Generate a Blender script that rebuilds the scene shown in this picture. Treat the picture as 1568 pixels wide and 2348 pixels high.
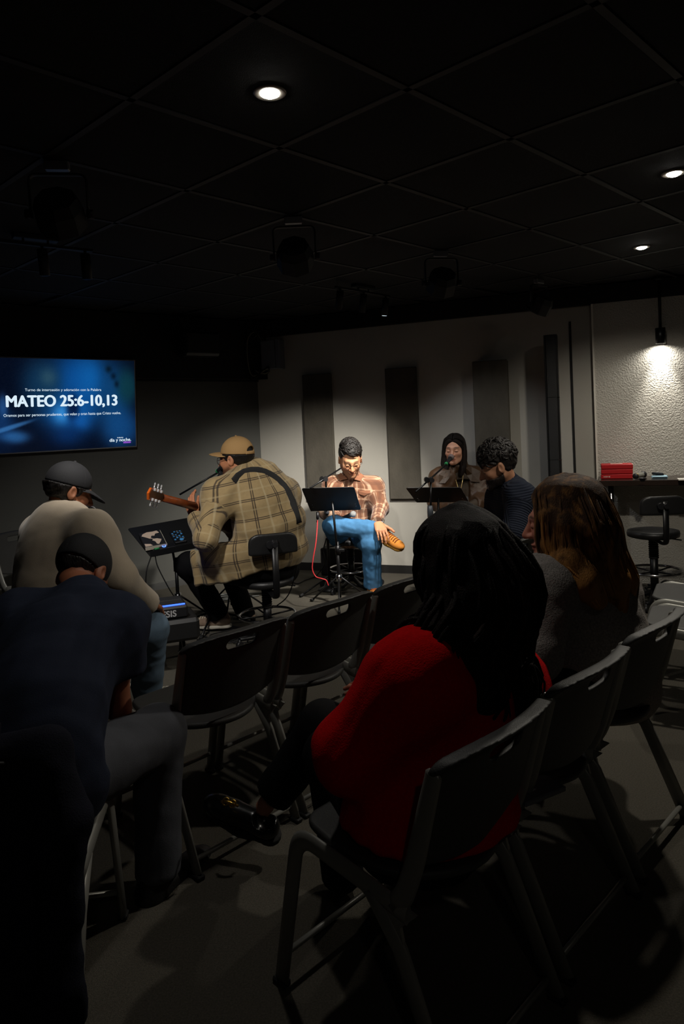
import bpy, math, random
import numpy as np
from mathutils import Vector, Matrix

for _o in list(bpy.data.objects):
    bpy.data.objects.remove(_o, do_unlink=True)
SC = bpy.context.scene
COL = SC.collection

# ------------------------------------------------------------------ camera
CAM_H = 1.40
F_PX, C_X, C_Y = 1567.0, 784.0, 1028.2
_p, _r = math.radians(-1.867), math.radians(-2.613)
CF = np.array([0, math.cos(_p), math.sin(_p)])
_R = np.array([1.0, 0, 0]); _U = np.cross(_R, CF)
CR = math.cos(_r) * _R + math.sin(_r) * _U
CU = -math.sin(_r) * _R + math.cos(_r) * _U
cam_data = bpy.data.cameras.new('camera')
cam_data.sensor_fit = 'VERTICAL'; cam_data.sensor_height = 36.0; cam_data.sensor_width = 24.04
cam_data.lens = F_PX / 2348.0 * 36.0
cam_data.shift_y = -(1174.0 - C_Y) / 2348.0
cam_data.clip_start = 0.05
cam = bpy.data.objects.new('camera', cam_data)
COL.objects.link(cam)
_m = Matrix.Identity(4)
for i in range(3):
    _m[i][0] = CR[i]; _m[i][1] = CU[i]; _m[i][2] = -CF[i]
_m[2][3] = CAM_H
cam.matrix_world = _m
SC.camera = cam

# ------------------------------------------------------------------ world, exposure
world = bpy.data.worlds.new('dark_room'); SC.world = world
world.use_nodes = True
world.node_tree.nodes['Background'].inputs[0].default_value = (0.55, 0.6, 0.7, 1)
world.node_tree.nodes['Background'].inputs[1].default_value = 0.0
SC.view_settings.view_transform = 'Standard'
SC.view_settings.look = 'None'
SC.view_settings.gamma = 1.0
SC.view_settings.use_curve_mapping = False
SC.view_settings.exposure = 0.0

CEIL = CAM_H + 1.06

def spot_light(name, loc, target, energy, size_deg, blend=0.6, radius=0.04, color=(1, 0.94, 0.85)):
    l = bpy.data.lights.new(name, 'SPOT')
    l.energy = energy; l.spot_size = math.radians(size_deg); l.spot_blend = blend
    l.shadow_soft_size = radius; l.color = color
    o = bpy.data.objects.new(name, l); COL.objects.link(o)
    o.location = loc
    o.rotation_euler = (Vector(target) - Vector(loc)).to_track_quat('-Z', 'Y').to_euler()
    return o

# lamps the room has: stage heads on the ceiling and three recessed downlights; plus one added rear fill
spot_light('stage_light_beam', (-0.19, 3.58, 2.20), (0.10, 6.0, 0.35), 65, 58, 1.0, 0.045, (1, 0.96, 0.88))
spot_light('stage_light_beam', (0.60, 4.42, 2.20), (-0.48, 6.4, 0.15), 410, 62, 1.0, 0.045, (1, 0.95, 0.86))
spot_light('stage_light_beam', (-1.0, 2.80, 2.18), (-1.25, 4.7, 0.4), 115, 76, 1.0, 0.05, (1, 0.96, 0.9))
spot_light('track_lamp_beam', (0.42, 5.24, 2.19), (1.15, 5.7, 0.9), 17, 80, 1.0, 0.02, (0.92, 0.95, 1.0))
spot_light('downlight_beam', (-0.176, 2.186, 2.43), (-0.176, 2.186, 0), 17, 150, 0.6, 0.04, (1, 0.95, 0.87))
spot_light('downlight_beam', (1.533, 3.081, 2.43), (1.533, 3.081, 0), 62, 150, 0.6, 0.04, (1, 0.93, 0.80))
spot_light('downlight_beam', (0.25, -0.95, 2.43), (0.25, -0.95, 0), 4, 150, 0.6, 0.04, (1, 0.93, 0.82))  # added fill behind the camera, lifts the backs of nearest chairs and red sweater
spot_light('downlight_beam', (1.978, 4.418, 2.43), (1.978, 4.418, 0), 40, 150, 0.6, 0.04, (1, 0.93, 0.80))

# ------------------------------------------------------------------ geometry helpers
rng = random.Random(7)
def A(*v): return np.array(v, dtype=float)
def ray(u, v): return CF + CR * (u - C_X) / F_PX - CU * (v - C_Y) / F_PX
def W(u, v, Y):
    d = ray(u, v); return A(0, 0, CAM_H) + d * (Y / d[1])
def FL(u, v, z=0.0):
    d = ray(u, v); return A(0, 0, CAM_H) + d * ((z - CAM_H) / d[2])
def HIT(u, v, p0, n):
    d = ray(u, v); o = A(0, 0, CAM_H); return o + d * (np.dot(np.asarray(p0) - o, n) / np.dot(d, n))
def nrm(v):
    v = np.asarray(v, float); return v / (np.linalg.norm(v) + 1e-12)

def srgb(h):
    h = h.lstrip('#'); c = [int(h[i:i + 2], 16) / 255 for i in (0, 2, 4)]
    return tuple((x / 12.92 if x <= .04045 else ((x + .055) / 1.055) ** 2.4) for x in c)

class MB:
    """collects quads/tris for one mesh"""
    def __init__(s): s.v = []; s.f = []; s.sm = []
    def add(s, vs, fs, smooth=False):
        n = len(s.v); s.v += [tuple(map(float, q)) for q in vs]
        s.f += [tuple(i + n for i in f) for f in fs]; s.sm += [smooth] * len(fs); return s
    def box(s, c, size, rot=None, bev=0.0):
        x, y, z = [q / 2 for q in size]; b = min(bev, x * .9, y * .9, z * .9)
        if b <= 0:
            vs = [(i * x, j * y, k * z) for i in (-1, 1) for j in (-1, 1) for k in (-1, 1)]
            fs = [(0, 1, 3, 2), (4, 6, 7, 5), (0, 4, 5, 1), (2, 3, 7, 6), (0, 2, 6, 4), (1, 5, 7, 3)]
        else:
            vs = []; idx = {}
            for i in (-1, 1):
                for j in (-1, 1):
                    for k in (-1, 1):
                        idx[i, j, k] = len(vs)
                        vs += [(i * x, j * (y - b), k * (z - b)), (i * (x - b), j * y, k * (z - b)), (i * (x - b), j * (y - b), k * z)]
            fs = []
            def q(*a): fs.append(a)
            for sgn in (-1, 1):
                def o(l): return l if sgn > 0 else l[::-1]
                q(*o([idx[sgn, -1, -1], idx[sgn, 1, -1], idx[sgn, 1, 1], idx[sgn, -1, 1]]))
                q(*o([idx[-1, sgn, -1] + 1, idx[-1, sgn, 1] + 1, idx[1, sgn, 1] + 1, idx[1, sgn, -1] + 1]))
                q(*o([idx[-1, -1, sgn] + 2, idx[1, -1, sgn] + 2, idx[1, 1, sgn] + 2, idx[-1, 1, sgn] + 2]))
            for i in (-1, 1):
                for j in (-1, 1):
                    a, c2 = idx[i, j, -1], idx[i, j, 1]; l = [a, a + 1, c2 + 1, c2]; q(*(l if i * j > 0 else l[::-1]))
                    a, c2 = idx[i, -1, j], idx[i, 1, j]; l = [a, c2, c2 + 2, a + 2]; q(*(l if i * j > 0 else l[::-1]))
                    a, c2 = idx[-1, i, j], idx[1, i, j]; l = [a + 1, a + 2, c2 + 2, c2 + 1]; q(*(l if i * j > 0 else l[::-1]))
                    for k in (-1, 1):
                        t = idx[i, j, k]; l = (t, t + 1, t + 2); q(*(l if i * j * k > 0 else l[::-1]))
        V = np.array(vs)
        if rot is not None: V = V @ np.asarray(rot).T
        return s.add(V + np.asarray(c), fs)
    def tube(s, pts, r, n=10, caps=True, flat=None, ref=None):
        """sweep along pts; r scalar or list; flat=(a,b) multiplies the two cross axes"""
        P = [np.asarray(p, float) for p in pts]; m = len(P)
        R = [r] * m if np.isscalar(r) else list(r)
        T = [nrm(P[min(i + 1, m - 1)] - P[max(i - 1, 0)]) for i in range(m)]
        u = ref if ref is not None else (A(0, 0, 1) if abs(T[0][2]) < .9 else A(1, 0, 0))
        u = nrm(np.asarray(u) - T[0] * np.dot(u, T[0])); vs = []; fl = flat or (1, 1)
        for i in range(m):
            u = nrm(u - T[i] * np.dot(u, T[i])); w = np.cross(T[i], u)
            for k in range(n):
                a = 2 * math.pi * k / n
                vs.append(P[i] + R[i] * (math.cos(a) * u * fl[0] + math.sin(a) * w * fl[1]))
        fs = [(i * n + k, i * n + (k + 1) % n, (i + 1) * n + (k + 1) % n, (i + 1) * n + k) for i in range(m - 1) for k in range(n)]
        s.add(vs, fs, True)
        if caps:
            n0 = len(s.v) - len(vs)
            s.f += [tuple(n0 + k for k in range(n))[::-1], tuple(n0 + (m - 1) * n + k for k in range(n))]; s.sm += [False, False]
        return s
    def cyl(s, a, b, r, n=16): return s.tube([a, b], r, n)
    def lathe(s, prof, c=(0, 0, 0), n=28, rot=None, smooth=True):
        vs = []; m = len(prof)
        for (r, z) in prof:
            for k in range(n):
                a = 2 * math.pi * k / n; vs.append((r * math.cos(a), r * math.sin(a), z))
        fs = [(i * n + k, i * n + (k + 1) % n, (i + 1) * n + (k + 1) % n, (i + 1) * n + k) for i in range(m - 1) for k in range(n)]
        fs += [tuple(range(n))[::-1], tuple((m - 1) * n + k for k in range(n))]
        V = np.array(vs)
        if rot is not None: V = V @ np.asarray(rot).T
        return s.add(V + np.asarray(c), fs, smooth)
    def prism(s, poly, origin, ax, ay, depth):
        """poly in (ax, ay) coordinates, thickness along depth vector"""
        o, ax, ay, dp = map(np.asarray, (origin, ax, ay, depth)); n = len(poly)
        f = [o + ax * p[0] + ay * p[1] for p in poly]; b = [q + dp for q in f]
        return s.add(f + b, [tuple(range(n)), tuple(range(n, 2 * n))[::-1]] + [(k, k + n, (k + 1) % n + n, (k + 1) % n) for k in range(n)])

def link(o, parent=None):
    COL.objects.link(o)
    if parent is not None: o.parent = parent
    return o
def obj(name, mb, mat, parent=None, loc=None):
    me = bpy.data.meshes.new(name)
    off = np.array(loc) if loc is not None else (np.array(parent.location) if parent is not None and parent.get('_abs') else None)
    V = np.array(mb.v)
    if off is not None: V = V - off
    me.from_pydata(V.tolist(), [], mb.f)
    me.polygons.foreach_set('use_smooth', mb.sm)
    me.materials.append(mat); me.update()
    o = bpy.data.objects.new(name, me); link(o, parent)
    if parent is None and off is not None: o.location = off
    if parent is not None and parent.parent is not None and parent.get('_abs') is None: pass
    return o
def tag(o, label, cat, group=None):
    o['label'] = label; o['category'] = cat
    if group: o['group'] = group
    return o
def thing(name, label, cat, loc=(0, 0, 0), rotz=0.0, group=None, absolute=True):
    """Empty at the base; with absolute=True children are given in world coordinates"""
    o = bpy.data.objects.new(name, None); o.empty_display_size = .1
    COL.objects.link(o); o.location = tuple(map(float, loc)); o.rotation_euler = (0, 0, rotz)
    if absolute and rotz == 0: ABS[o.name] = np.array([float(q) for q in loc])
    return tag(o, label, cat, group)
ABS = {}
def part(root, name, mb, mat):
    """child mesh; geometry in world coordinates if root is an absolute thing (or part of one)"""
    me = bpy.data.meshes.new(name); V = np.array(mb.v, dtype=float)
    if root.name in ABS: V = V - ABS[root.name]
    me.from_pydata(V.tolist(), [], mb.f); me.polygons.foreach_set('use_smooth', mb.sm)
    me.materials.append(mat); me.update()
    o = bpy.data.objects.new(name, me); link(o, root)
    if root.name in ABS: ABS[o.name] = ABS[root.name]
    return o
def struct(o): o['kind'] = 'structure'; return o
def copy_tree(o, parent=None):
    c = o.copy(); COL.objects.link(c); c.parent = parent
    for ch in list(o.children): copy_tree(ch, c)
    return c

def bez(pts, n=16):
    """Catmull-Rom through pts"""
    P = [np.asarray(p, float) for p in pts]; P = [2 * P[0] - P[1]] + P + [2 * P[-1] - P[-2]]; out = []
    for i in range(1, len(P) - 2):
        for k in range(n):
            t = k / n; a, b, c, d = P[i - 1:i + 3]
            out.append(.5 * ((2 * b) + (c - a) * t + (2 * a - 5 * b + 4 * c - d) * t * t + (3 * b - a - 3 * c + d) * t ** 3))
    return out + [P[-2]]
def fillet(pts, rad, n=6):
    """polyline with rounded corners"""
    P = [np.asarray(p, float) for p in pts]; out = [P[0]]
    for i in range(1, len(P) - 1):
        a, b = nrm(P[i - 1] - P[i]), nrm(P[i + 1] - P[i]); r = min(rad, .45 * np.linalg.norm(P[i - 1] - P[i]), .45 * np.linalg.norm(P[i + 1] - P[i]))
        p0, p1 = P[i] + a * r, P[i] + b * r
        for k in range(n + 1):
            t = k / n; out.append((1 - t) ** 2 * p0 + 2 * t * (1 - t) * P[i] + t * t * p1)
    return out + [P[-1]]

# ------------------------------------------------------------------ materials
MATS = {}
def mat(name, color, rough=.6, metal=0.0, bump=0.0, bscale=200.0, var=0.0, vscale=8.0, spec=.5, sheen=0.0, attr=None, emit=None, estr=0.0, stretch=None, coords='Object'):
    if name in MATS: return MATS[name]
    m = bpy.data.materials.new(name); m.use_nodes = True; nt = m.node_tree; N = nt.nodes; L = nt.links
    b = N['Principled BSDF']
    col = srgb(color) if isinstance(color, str) else color
    b.inputs['Base Color'].default_value = (*col, 1); b.inputs['Roughness'].default_value = rough
    b.inputs['Metallic'].default_value = metal; b.inputs['Specular IOR Level'].default_value = spec
    if sheen: b.inputs['Sheen Weight'].default_value = sheen; b.inputs['Sheen Roughness'].default_value = .5
    src = None
    if attr:
        a = N.new('ShaderNodeAttribute'); a.attribute_name = attr; src = a.outputs['Color']
        L.new(src, b.inputs['Base Color'])
    tc = N.new('ShaderNodeTexCoord'); cs = tc.outputs[coords]
    if stretch:
        mp = N.new('ShaderNodeMapping'); mp.inputs['Scale'].default_value = stretch; L.new(cs, mp.inputs[0]); cs = mp.outputs[0]
    if var:
        n = N.new('ShaderNodeTexNoise'); n.inputs['Scale'].default_value = vscale; n.inputs['Detail'].default_value = 4; L.new(cs, n.inputs['Vector'])
        rmp = N.new('ShaderNodeMapRange'); rmp.inputs[1].default_value = .3; rmp.inputs[2].default_value = .7
        rmp.inputs[3].default_value = 1 - var; rmp.inputs[4].default_value = 1 + var; L.new(n.outputs['Fac'], rmp.inputs[0])
        mx = N.new('ShaderNodeMix'); mx.data_type = 'RGBA'; mx.blend_type = 'MULTIPLY'; mx.inputs[0].default_value = 1
        if src is not None: L.new(src, mx.inputs[6])
        else: mx.inputs[6].default_value = (*col, 1)
        L.new(rmp.outputs[0], mx.inputs[7]); L.new(mx.outputs[2], b.inputs['Base Color'])
    if bump:
        n = N.new('ShaderNodeTexNoise'); n.inputs['Scale'].default_value = bscale; n.inputs['Detail'].default_value = 3; L.new(cs, n.inputs['Vector'])
        bp = N.new('ShaderNodeBump'); bp.inputs['Strength'].default_value = bump; bp.inputs['Distance'].default_value = .004
        L.new(n.outputs['Fac'], bp.inputs['Height']); L.new(bp.outputs[0], b.inputs['Normal'])
    if emit:
        b.inputs['Emission Color'].default_value = (*(srgb(emit) if isinstance(emit, str) else emit), 1); b.inputs['Emission Strength'].default_value = estr
    MATS[name] = m
    return m

def plaid_mat(name, base, lines, rough=.85, bump=.25):
    """woven check: lines = (axis, period, offset, half width, colour, strength); cloth coordinates come from the garment"""
    m = mat(name, base, rough, bump=bump, bscale=700, sheen=.15)
    nt = m.node_tree; N = nt.nodes; L = nt.links; b = N['Principled BSDF']
    a = N.new('ShaderNodeAttribute'); a.attribute_name = 'cloth'
    sp = N.new('ShaderNodeSeparateXYZ'); L.new(a.outputs['Vector'], sp.inputs[0])
    cur = None
    no = N.new('ShaderNodeTexNoise'); no.inputs['Scale'].default_value = 60
    L.new(a.outputs['Vector'], no.inputs['Vector'])
    for (ax, per, off, hw, colr, st) in lines:
        ad = N.new('ShaderNodeMath'); ad.operation = 'ADD'; ad.inputs[1].default_value = off; L.new(sp.outputs[ax], ad.inputs[0])
        wr = N.new('ShaderNodeMath'); wr.operation = 'PINGPONG'; wr.inputs[1].default_value = per / 2; L.new(ad.outputs[0], wr.inputs[0])
        mr = N.new('ShaderNodeMapRange'); mr.inputs[1].default_value = hw * .6; mr.inputs[2].default_value = hw * 1.4
        mr.inputs[3].default_value = st; mr.inputs[4].default_value = 0; L.new(wr.outputs[0], mr.inputs[0])
        mx = N.new('ShaderNodeMix'); mx.data_type = 'RGBA'; L.new(mr.outputs[0], mx.inputs[0])
        if cur is None: mx.inputs[6].default_value = (*srgb(base), 1)
        else: L.new(cur, mx.inputs[6])
        mx.inputs[7].default_value = (*srgb(colr), 1); cur = mx.outputs[2]
    mr = N.new('ShaderNodeMapRange'); mr.inputs[3].default_value = .86; mr.inputs[4].default_value = 1.14; L.new(no.outputs['Fac'], mr.inputs[0])
    mx = N.new('ShaderNodeMix'); mx.data_type = 'RGBA'; mx.blend_type = 'MULTIPLY'; mx.inputs[0].default_value = 1
    L.new(cur, mx.inputs[6]); L.new(mr.outputs[0], mx.inputs[7]); L.new(mx.outputs[2], b.inputs['Base Color'])
    return m

BLACK = mat('black_plastic', '#17171a', .45)
BLACKM = mat('black_metal', '#131315', .38, .3)
CHROME = mat('chrome', '#b8b8bc', .16, 1.0)
STEELG = mat('grey_painted_steel', '#77777a', .42, .35)
RUBBER = mat('black_rubber', '#101011', .8)
# ------------------------------------------------------------------ implicit surfaces for bodies, cloth, hair
def sd_rc(P, a, b, ra, rb):
    a = np.asarray(a, np.float32); b = np.asarray(b, np.float32); ba = b - a
    t = np.clip(((P - a) @ ba) / (ba @ ba + 1e-9), 0, 1)
    return np.linalg.norm(P - a - t[:, None] * ba, axis=1) - (ra + t * (rb - ra))
def sd_el(P, c, r, R=None):
    q = P - np.asarray(c, np.float32)
    if R is not None: q = q @ np.asarray(R, np.float32)
    r = np.asarray(r, np.float32)
    k0 = np.linalg.norm(q / r, axis=1); k1 = np.linalg.norm(q / (r * r), axis=1)
    return k0 * (k0 - 1) / (k1 + 1e-9)
def sd_box(P, c, half, R=None, rad=.005):
    q = P - np.asarray(c, np.float32)
    if R is not None: q = q @ np.asarray(R, np.float32)
    q = np.abs(q) - (np.asarray(half, np.float32) - rad)
    return np.linalg.norm(np.maximum(q, 0), axis=1) + np.minimum(q.max(axis=1), 0) - rad
def smin(a, b, k):
    h = np.maximum(k - np.abs(a - b), 0) / k
    return np.minimum(a, b) - h * h * k * .25
def smax(a, b, k): return -smin(-a, -b, k)
def U(ds, k):
    d = ds[0]
    for e in ds[1:]: d = smin(d, e, k)
    return d
class Wr:
    """soft wrinkles"""
    def __init__(s, seed, scale, n=5):
        r = np.random.RandomState(seed); s.d = r.normal(size=(n, 3)).astype(np.float32); s.d /= np.linalg.norm(s.d, axis=1)[:, None]
        s.e = r.normal(size=(n, 3)).astype(np.float32) * .7; s.p = r.rand(n) * 6.28; s.q = r.rand(n) * 6.28; s.f = scale * (0.7 + r.rand(n) * .9)
    def __call__(s, P):
        o = np.zeros(len(P), np.float32)
        for d, e, p, q, f in zip(s.d, s.e, s.p, s.q, s.f):
            w = np.sin(P @ d * f + p + 1.6 * np.sin(P @ e * f + q)); o += w * np.abs(w)
        return o / len(s.f)
def mesh_sdf(fn, lo, hi, h, slack=8.0):
    lo = np.asarray(lo, np.float32); hi = np.asarray(hi, np.float32)
    nb = np.ceil((hi - lo) / h / 4).astype(int) + 1; n = nb * 4
    ib = np.stack(np.meshgrid(*[np.arange(q) for q in nb], indexing='ij'), -1).reshape(-1, 3)
    dc = fn((lo + (ib * 4 + 1.5) * h).astype(np.float32))
    near = np.abs(dc) < slack * h
    D = np.repeat(np.repeat(np.repeat(np.where(dc > 0, 1, -1).astype(np.float32).reshape(nb), 4, 0), 4, 1), 4, 2)
    off = np.stack(np.meshgrid(*[np.arange(4)] * 3, indexing='ij'), -1).reshape(-1, 3)
    idx = (ib[near][:, None, :] * 4 + off[None]).reshape(-1, 3)
    D[idx[:, 0], idx[:, 1], idx[:, 2]] = fn((lo + idx * h).astype(np.float32))
    D[0] = D[-1] = 1; D[:, 0] = D[:, -1] = 1; D[:, :, 0] = D[:, :, -1] = 1
    S = D < 0
    cnt = sum(S[i:n[0] - 1 + i, j:n[1] - 1 + j, k:n[2] - 1 + k].astype(np.int8) for i in (0, 1) for j in (0, 1) for k in (0, 1))
    act = (cnt > 0) & (cnt < 8); C = np.argwhere(act)
    vid = -np.ones(act.shape, np.int64); vid[act] = np.arange(len(C))
    acc = np.zeros((len(C), 3)); num = np.zeros(len(C))
    cor = [(i, j, k) for i in (0, 1) for j in (0, 1) for k in (0, 1)]
    val = {c: D[C[:, 0] + c[0], C[:, 1] + c[1], C[:, 2] + c[2]] for c in cor}
    for c in cor:
        for ax in range(3):
            if c[ax] == 0:
                e = list(c); e[ax] = 1; e = tuple(e); a, b = val[c], val[e]; m = (a < 0) != (b < 0)
                t = np.where(m, a / np.where(m, a - b, 1), 0); pos = np.repeat(np.array(c, float)[None], len(C), 0); pos[:, ax] += t
                acc += pos * m[:, None]; num += m
    V = lo + (C + acc / num[:, None]) * h
    quads = []
    for ax in range(3):
        o1, o2 = (ax + 1) % 3, (ax + 2) % 3
        s0 = [slice(None)] * 3; s1 = [slice(None)] * 3; s0[ax] = slice(0, -1); s1[ax] = slice(1, None)
        E = np.argwhere(S[tuple(s0)] != S[tuple(s1)]); flip = S[E[:, 0], E[:, 1], E[:, 2]]
        q = []
        for (da, db) in ((-1, -1), (0, -1), (0, 0), (-1, 0)):
            c = E.copy(); c[:, o1] += da; c[:, o2] += db; q.append(vid[c[:, 0], c[:, 1], c[:, 2]])
        q = np.stack(q, 1); q[~flip] = q[~flip][:, ::-1]; quads.append(q)
    return V, np.concatenate(quads)
class SM:
    """surface pieces joined into one mesh with colour / cloth attributes"""
    def __init__(s): s.V = []; s.F = []; s.n = 0; s.C = []; s.G = []
    def add(s, V, F, color=None, cloth=None):
        s.V.append(V); s.F.append(np.asarray(F) + s.n); s.n += len(V)
        if color is not None:
            color = np.asarray(color, float); s.C.append(np.repeat(color[None], len(V), 0) if color.ndim == 1 else color)
        if cloth is not None: s.G.append(cloth)
        return s
    def tubes(s, paths, radii, n=5, colors=None):
        for i, (P, r) in enumerate(zip(paths, radii)):
            mb = MB().tube(P, r, n, caps=False)
            V = np.array(mb.v); F = np.array(mb.f)
            s.add(V, F, None if colors is None else (colors[i] if np.ndim(colors[i]) == 1 else np.repeat(np.asarray(colors[i]), n, 0)))
    def build(s, root, name, m):
        V = np.concatenate(s.V); F = np.concatenate(s.F)
        if root.name in ABS: V = V - ABS[root.name]
        me = bpy.data.meshes.new(name)
        me.vertices.add(len(V)); me.vertices.foreach_set('co', V.astype(np.float32).ravel())
        me.loops.add(F.size); me.loops.foreach_set('vertex_index', F.astype(np.int32).ravel())
        me.polygons.add(len(F)); me.polygons.foreach_set('loop_start', np.arange(0, F.size, 4, dtype=np.int32))
        me.polygons.foreach_set('use_smooth', np.ones(len(F), bool))
        me.update(calc_edges=True); me.validate()
        if s.C:
            a = me.attributes.new('skin_tint', 'FLOAT_COLOR', 'POINT'); c = np.concatenate(s.C); c = np.concatenate([c, np.ones((len(c), 1))], 1)
            a.data.foreach_set('color', c.astype(np.float32).ravel())
        if s.G:
            a = me.attributes.new('cloth', 'FLOAT_VECTOR', 'POINT'); g = np.concatenate(s.G); g = np.concatenate([g, np.zeros((len(g), 1))], 1)
            a.data.foreach_set('vector', g.astype(np.float32).ravel())
        me.materials.append(m)
        o = bpy.data.objects.new(name, me); link(o, root)
        if root.name in ABS: ABS[o.name] = ABS[root.name]
        return o
def frame(fwd, up=(0, 0, 1)):
    """columns right, forward, up"""
    y = nrm(fwd); x = nrm(np.cross(y, up)); z = np.cross(x, y); return np.stack([x, y, z], 1)
def trace(fn, u, v, Y0, Y1, off=.006):
    """first point of a surface seen along one line of sight, moved out by off"""
    Ys = np.linspace(Y0, Y1, 140); P = np.array([W(u, v, y) for y in Ys]).astype(np.float32); d = fn(P) - off; i = np.argmax(d < 0)
    if not (d < 0).any(): i = int(np.argmin(d))
    return P[i].astype(float)
def patch(root, name, fn, px, Y0, Y1, m, off=.007, th=.006):
    P = [trace(fn, u, v, Y0, Y1, off) for u, v in px]; c = np.mean(P, 0); n = nrm(A(0, 0, CAM_H) - c); mb = MB(); k = len(P)
    mb.add(P + [q - n * th for q in P] + [c + n * .003], [(i, (i + 1) % k, 2 * k) for i in range(k)] + [(i, i + k, (i + 1) % k + k, (i + 1) % k) for i in range(k)])
    return part(root, name, mb, m)
def bounds(pts, pad):
    P = np.array(pts); return P.min(0) - pad, P.max(0) + pad
# ------------------------------------------------------------------ the room
KX = A(-0.814, 6.854)                                   # corner between black wall and white wall
DW = nrm(A(1, -0.38)); NW = A(DW[1], -DW[0])            # white wall runs right and nearer; NW points into the room
DB = -nrm(A(1, 0.80)); NB = A(-DB[1], DB[0])            # black wall runs left and nearer
DW3, NW3, DB3, NB3 = [np.append(q, 0) for q in (DW, NW, DB, NB)]
K3 = np.append(KX, 0); Z3 = A(0, 0, 1)
if NW[1] > 0: NW3 = -NW3
if NB3[0] < 0: NB3 = -NB3
P_END = KX + DW * 5.6                                   # right end of the white wall
B_END = KX + DB * 4.6                                   # left end of the black wall
PLAN = [KX, P_END, A(P_END[0], -1.6), A(B_END[0], -1.6), B_END]

M_WHITE = mat('white_plaster', '#b3afa6', .85, bump=.12, bscale=160, var=.04, vscale=3)
M_STUCCO = mat('rough_stucco', '#bfbab0', .9, bump=.75, bscale=120)
M_BLACKW = mat('black_wall_paint', '#555551', .75, bump=.1, bscale=120, var=.08, vscale=2)
M_BEAM = mat('black_beam_paint', '#141415', .8, bump=.1)
M_TILE = mat('black_ceiling_tile', '#101011', .95, bump=.5, bscale=260)
M_BAR = mat('ceiling_bar_black', '#202022', .7)
M_CARPET = mat('carpet', '#57534b', 1.0, bump=.9, bscale=420, var=.22, vscale=190, spec=.1)
M_SKIRT = mat('black_baseboard', '#1d1c1b', .55)
_nt = M_STUCCO.node_tree
_v = _nt.nodes.new('ShaderNodeTexVoronoi'); _v.inputs['Scale'].default_value = 85; _v.feature = 'SMOOTH_F1'
_tc = [n for n in _nt.nodes if n.type == 'TEX_COORD'][0]; _bp = [n for n in _nt.nodes if n.type == 'BUMP'][0]; _no = [n for n in _nt.nodes if n.type == 'TEX_NOISE'][0]
_nt.links.new(_tc.outputs['Object'], _v.inputs['Vector'])
_ad = _nt.nodes.new('ShaderNodeMath'); _ad.operation = 'ADD'
_nt.links.new(_v.outputs[0], _ad.inputs[0]); _nt.links.new(_no.outputs['Fac'], _ad.inputs[1]); _nt.links.new(_ad.outputs[0], _bp.inputs['Height'])
_bp.inputs['Distance'].default_value = .006

def wall_slab(name, p, q, z0, z1, m, thick=.12):
    p, q = np.append(p, 0), np.append(q, 0); d = nrm(q - p); n = A(d[1], -d[0], 0)
    c = np.mean(PLAN, 0); 
    if np.dot(np.append(c, 0) - p, n) > 0: n = -n            # n points out of the room
    mb = MB().prism([(0, z0), (np.linalg.norm(q - p), z0), (np.linalg.norm(q - p), z1), (0, z1)], p, d, Z3, n * thick)
    return struct(obj(name, mb, m))

fl = MB(); ext = 0.12
fl.add([(*p, 0) for p in PLAN] + [(*p, -.1) for p in PLAN], [(4, 3, 2, 1, 0), (5, 6, 7, 8, 9)] + [(i, (i + 1) % 5, (i + 1) % 5 + 5, i + 5) for i in range(5)])
struct(obj('floor', fl, M_CARPET))
wall_slab('wall_back', KX, P_END, 0, CEIL + .1, M_WHITE)
wall_slab('wall_left', KX, B_END, 0, CEIL + .1, M_BLACKW)
wall_slab('wall_right', P_END, PLAN[2], 0, CEIL + .1, M_BLACKW)
wall_slab('wall_front', PLAN[2], PLAN[3], 0, CEIL + .1, M_BLACKW)
wall_slab('wall_side', PLAN[3], B_END, 0, CEIL + .1, M_BLACKW)

# ceiling: slab, then tiles and bars of the diagonal grid
ce = MB(); ce.add([(*p, CEIL + .012) for p in PLAN] + [(*p, CEIL + .1) for p in PLAN], [(0, 1, 2, 3, 4), (9, 8, 7, 6, 5)] + [(i, i + 5, (i + 1) % 5 + 5, (i + 1) % 5) for i in range(5)])
ceiling = struct(obj('ceiling', ce, M_BEAM))
g0 = A(0.246, 3.031); gb = nrm(A(.43, .422)) * .602; ga = nrm(A(.437, -.402)) * .602
def inside(p, marg):
    n = len(PLAN)
    s = None
    for i in range(n):
        a, b = PLAN[i], PLAN[(i + 1) % n]; e = nrm(b - a); cr = e[0] * (p - a)[1] - e[1] * (p - a)[0]
        if cr > -marg: return False
    return True
tile_me = None
LAMPS = [A(-0.176, 2.186), A(1.533, 3.081), A(1.978, 4.418), A(0.25, -0.95)]  # last entry is the added fill lamp, out of view
tb = MB().prism([(-.285, -.285), (.285, -.285), (.285, .285), (-.285, .285)], (0, 0, 0), nrm(np.append(ga, 0)), nrm(np.append(gb, 0)), A(0, 0, .012))
for i in range(-9, 9):
    for j in range(-9, 9):
        c = g0 + ga * (i + .5) + gb * (j + .5)
        if c[1] < -.5 or not inside(c, .42): continue
        if tile_me is None:
            o = obj('ceiling_tile', tb, M_TILE, ceiling); tile_me = o.data
        else:
            o = bpy.data.objects.new('ceiling_tile', tile_me); link(o, ceiling)
        o.location = (c[0], c[1], CEIL - .001)
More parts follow.
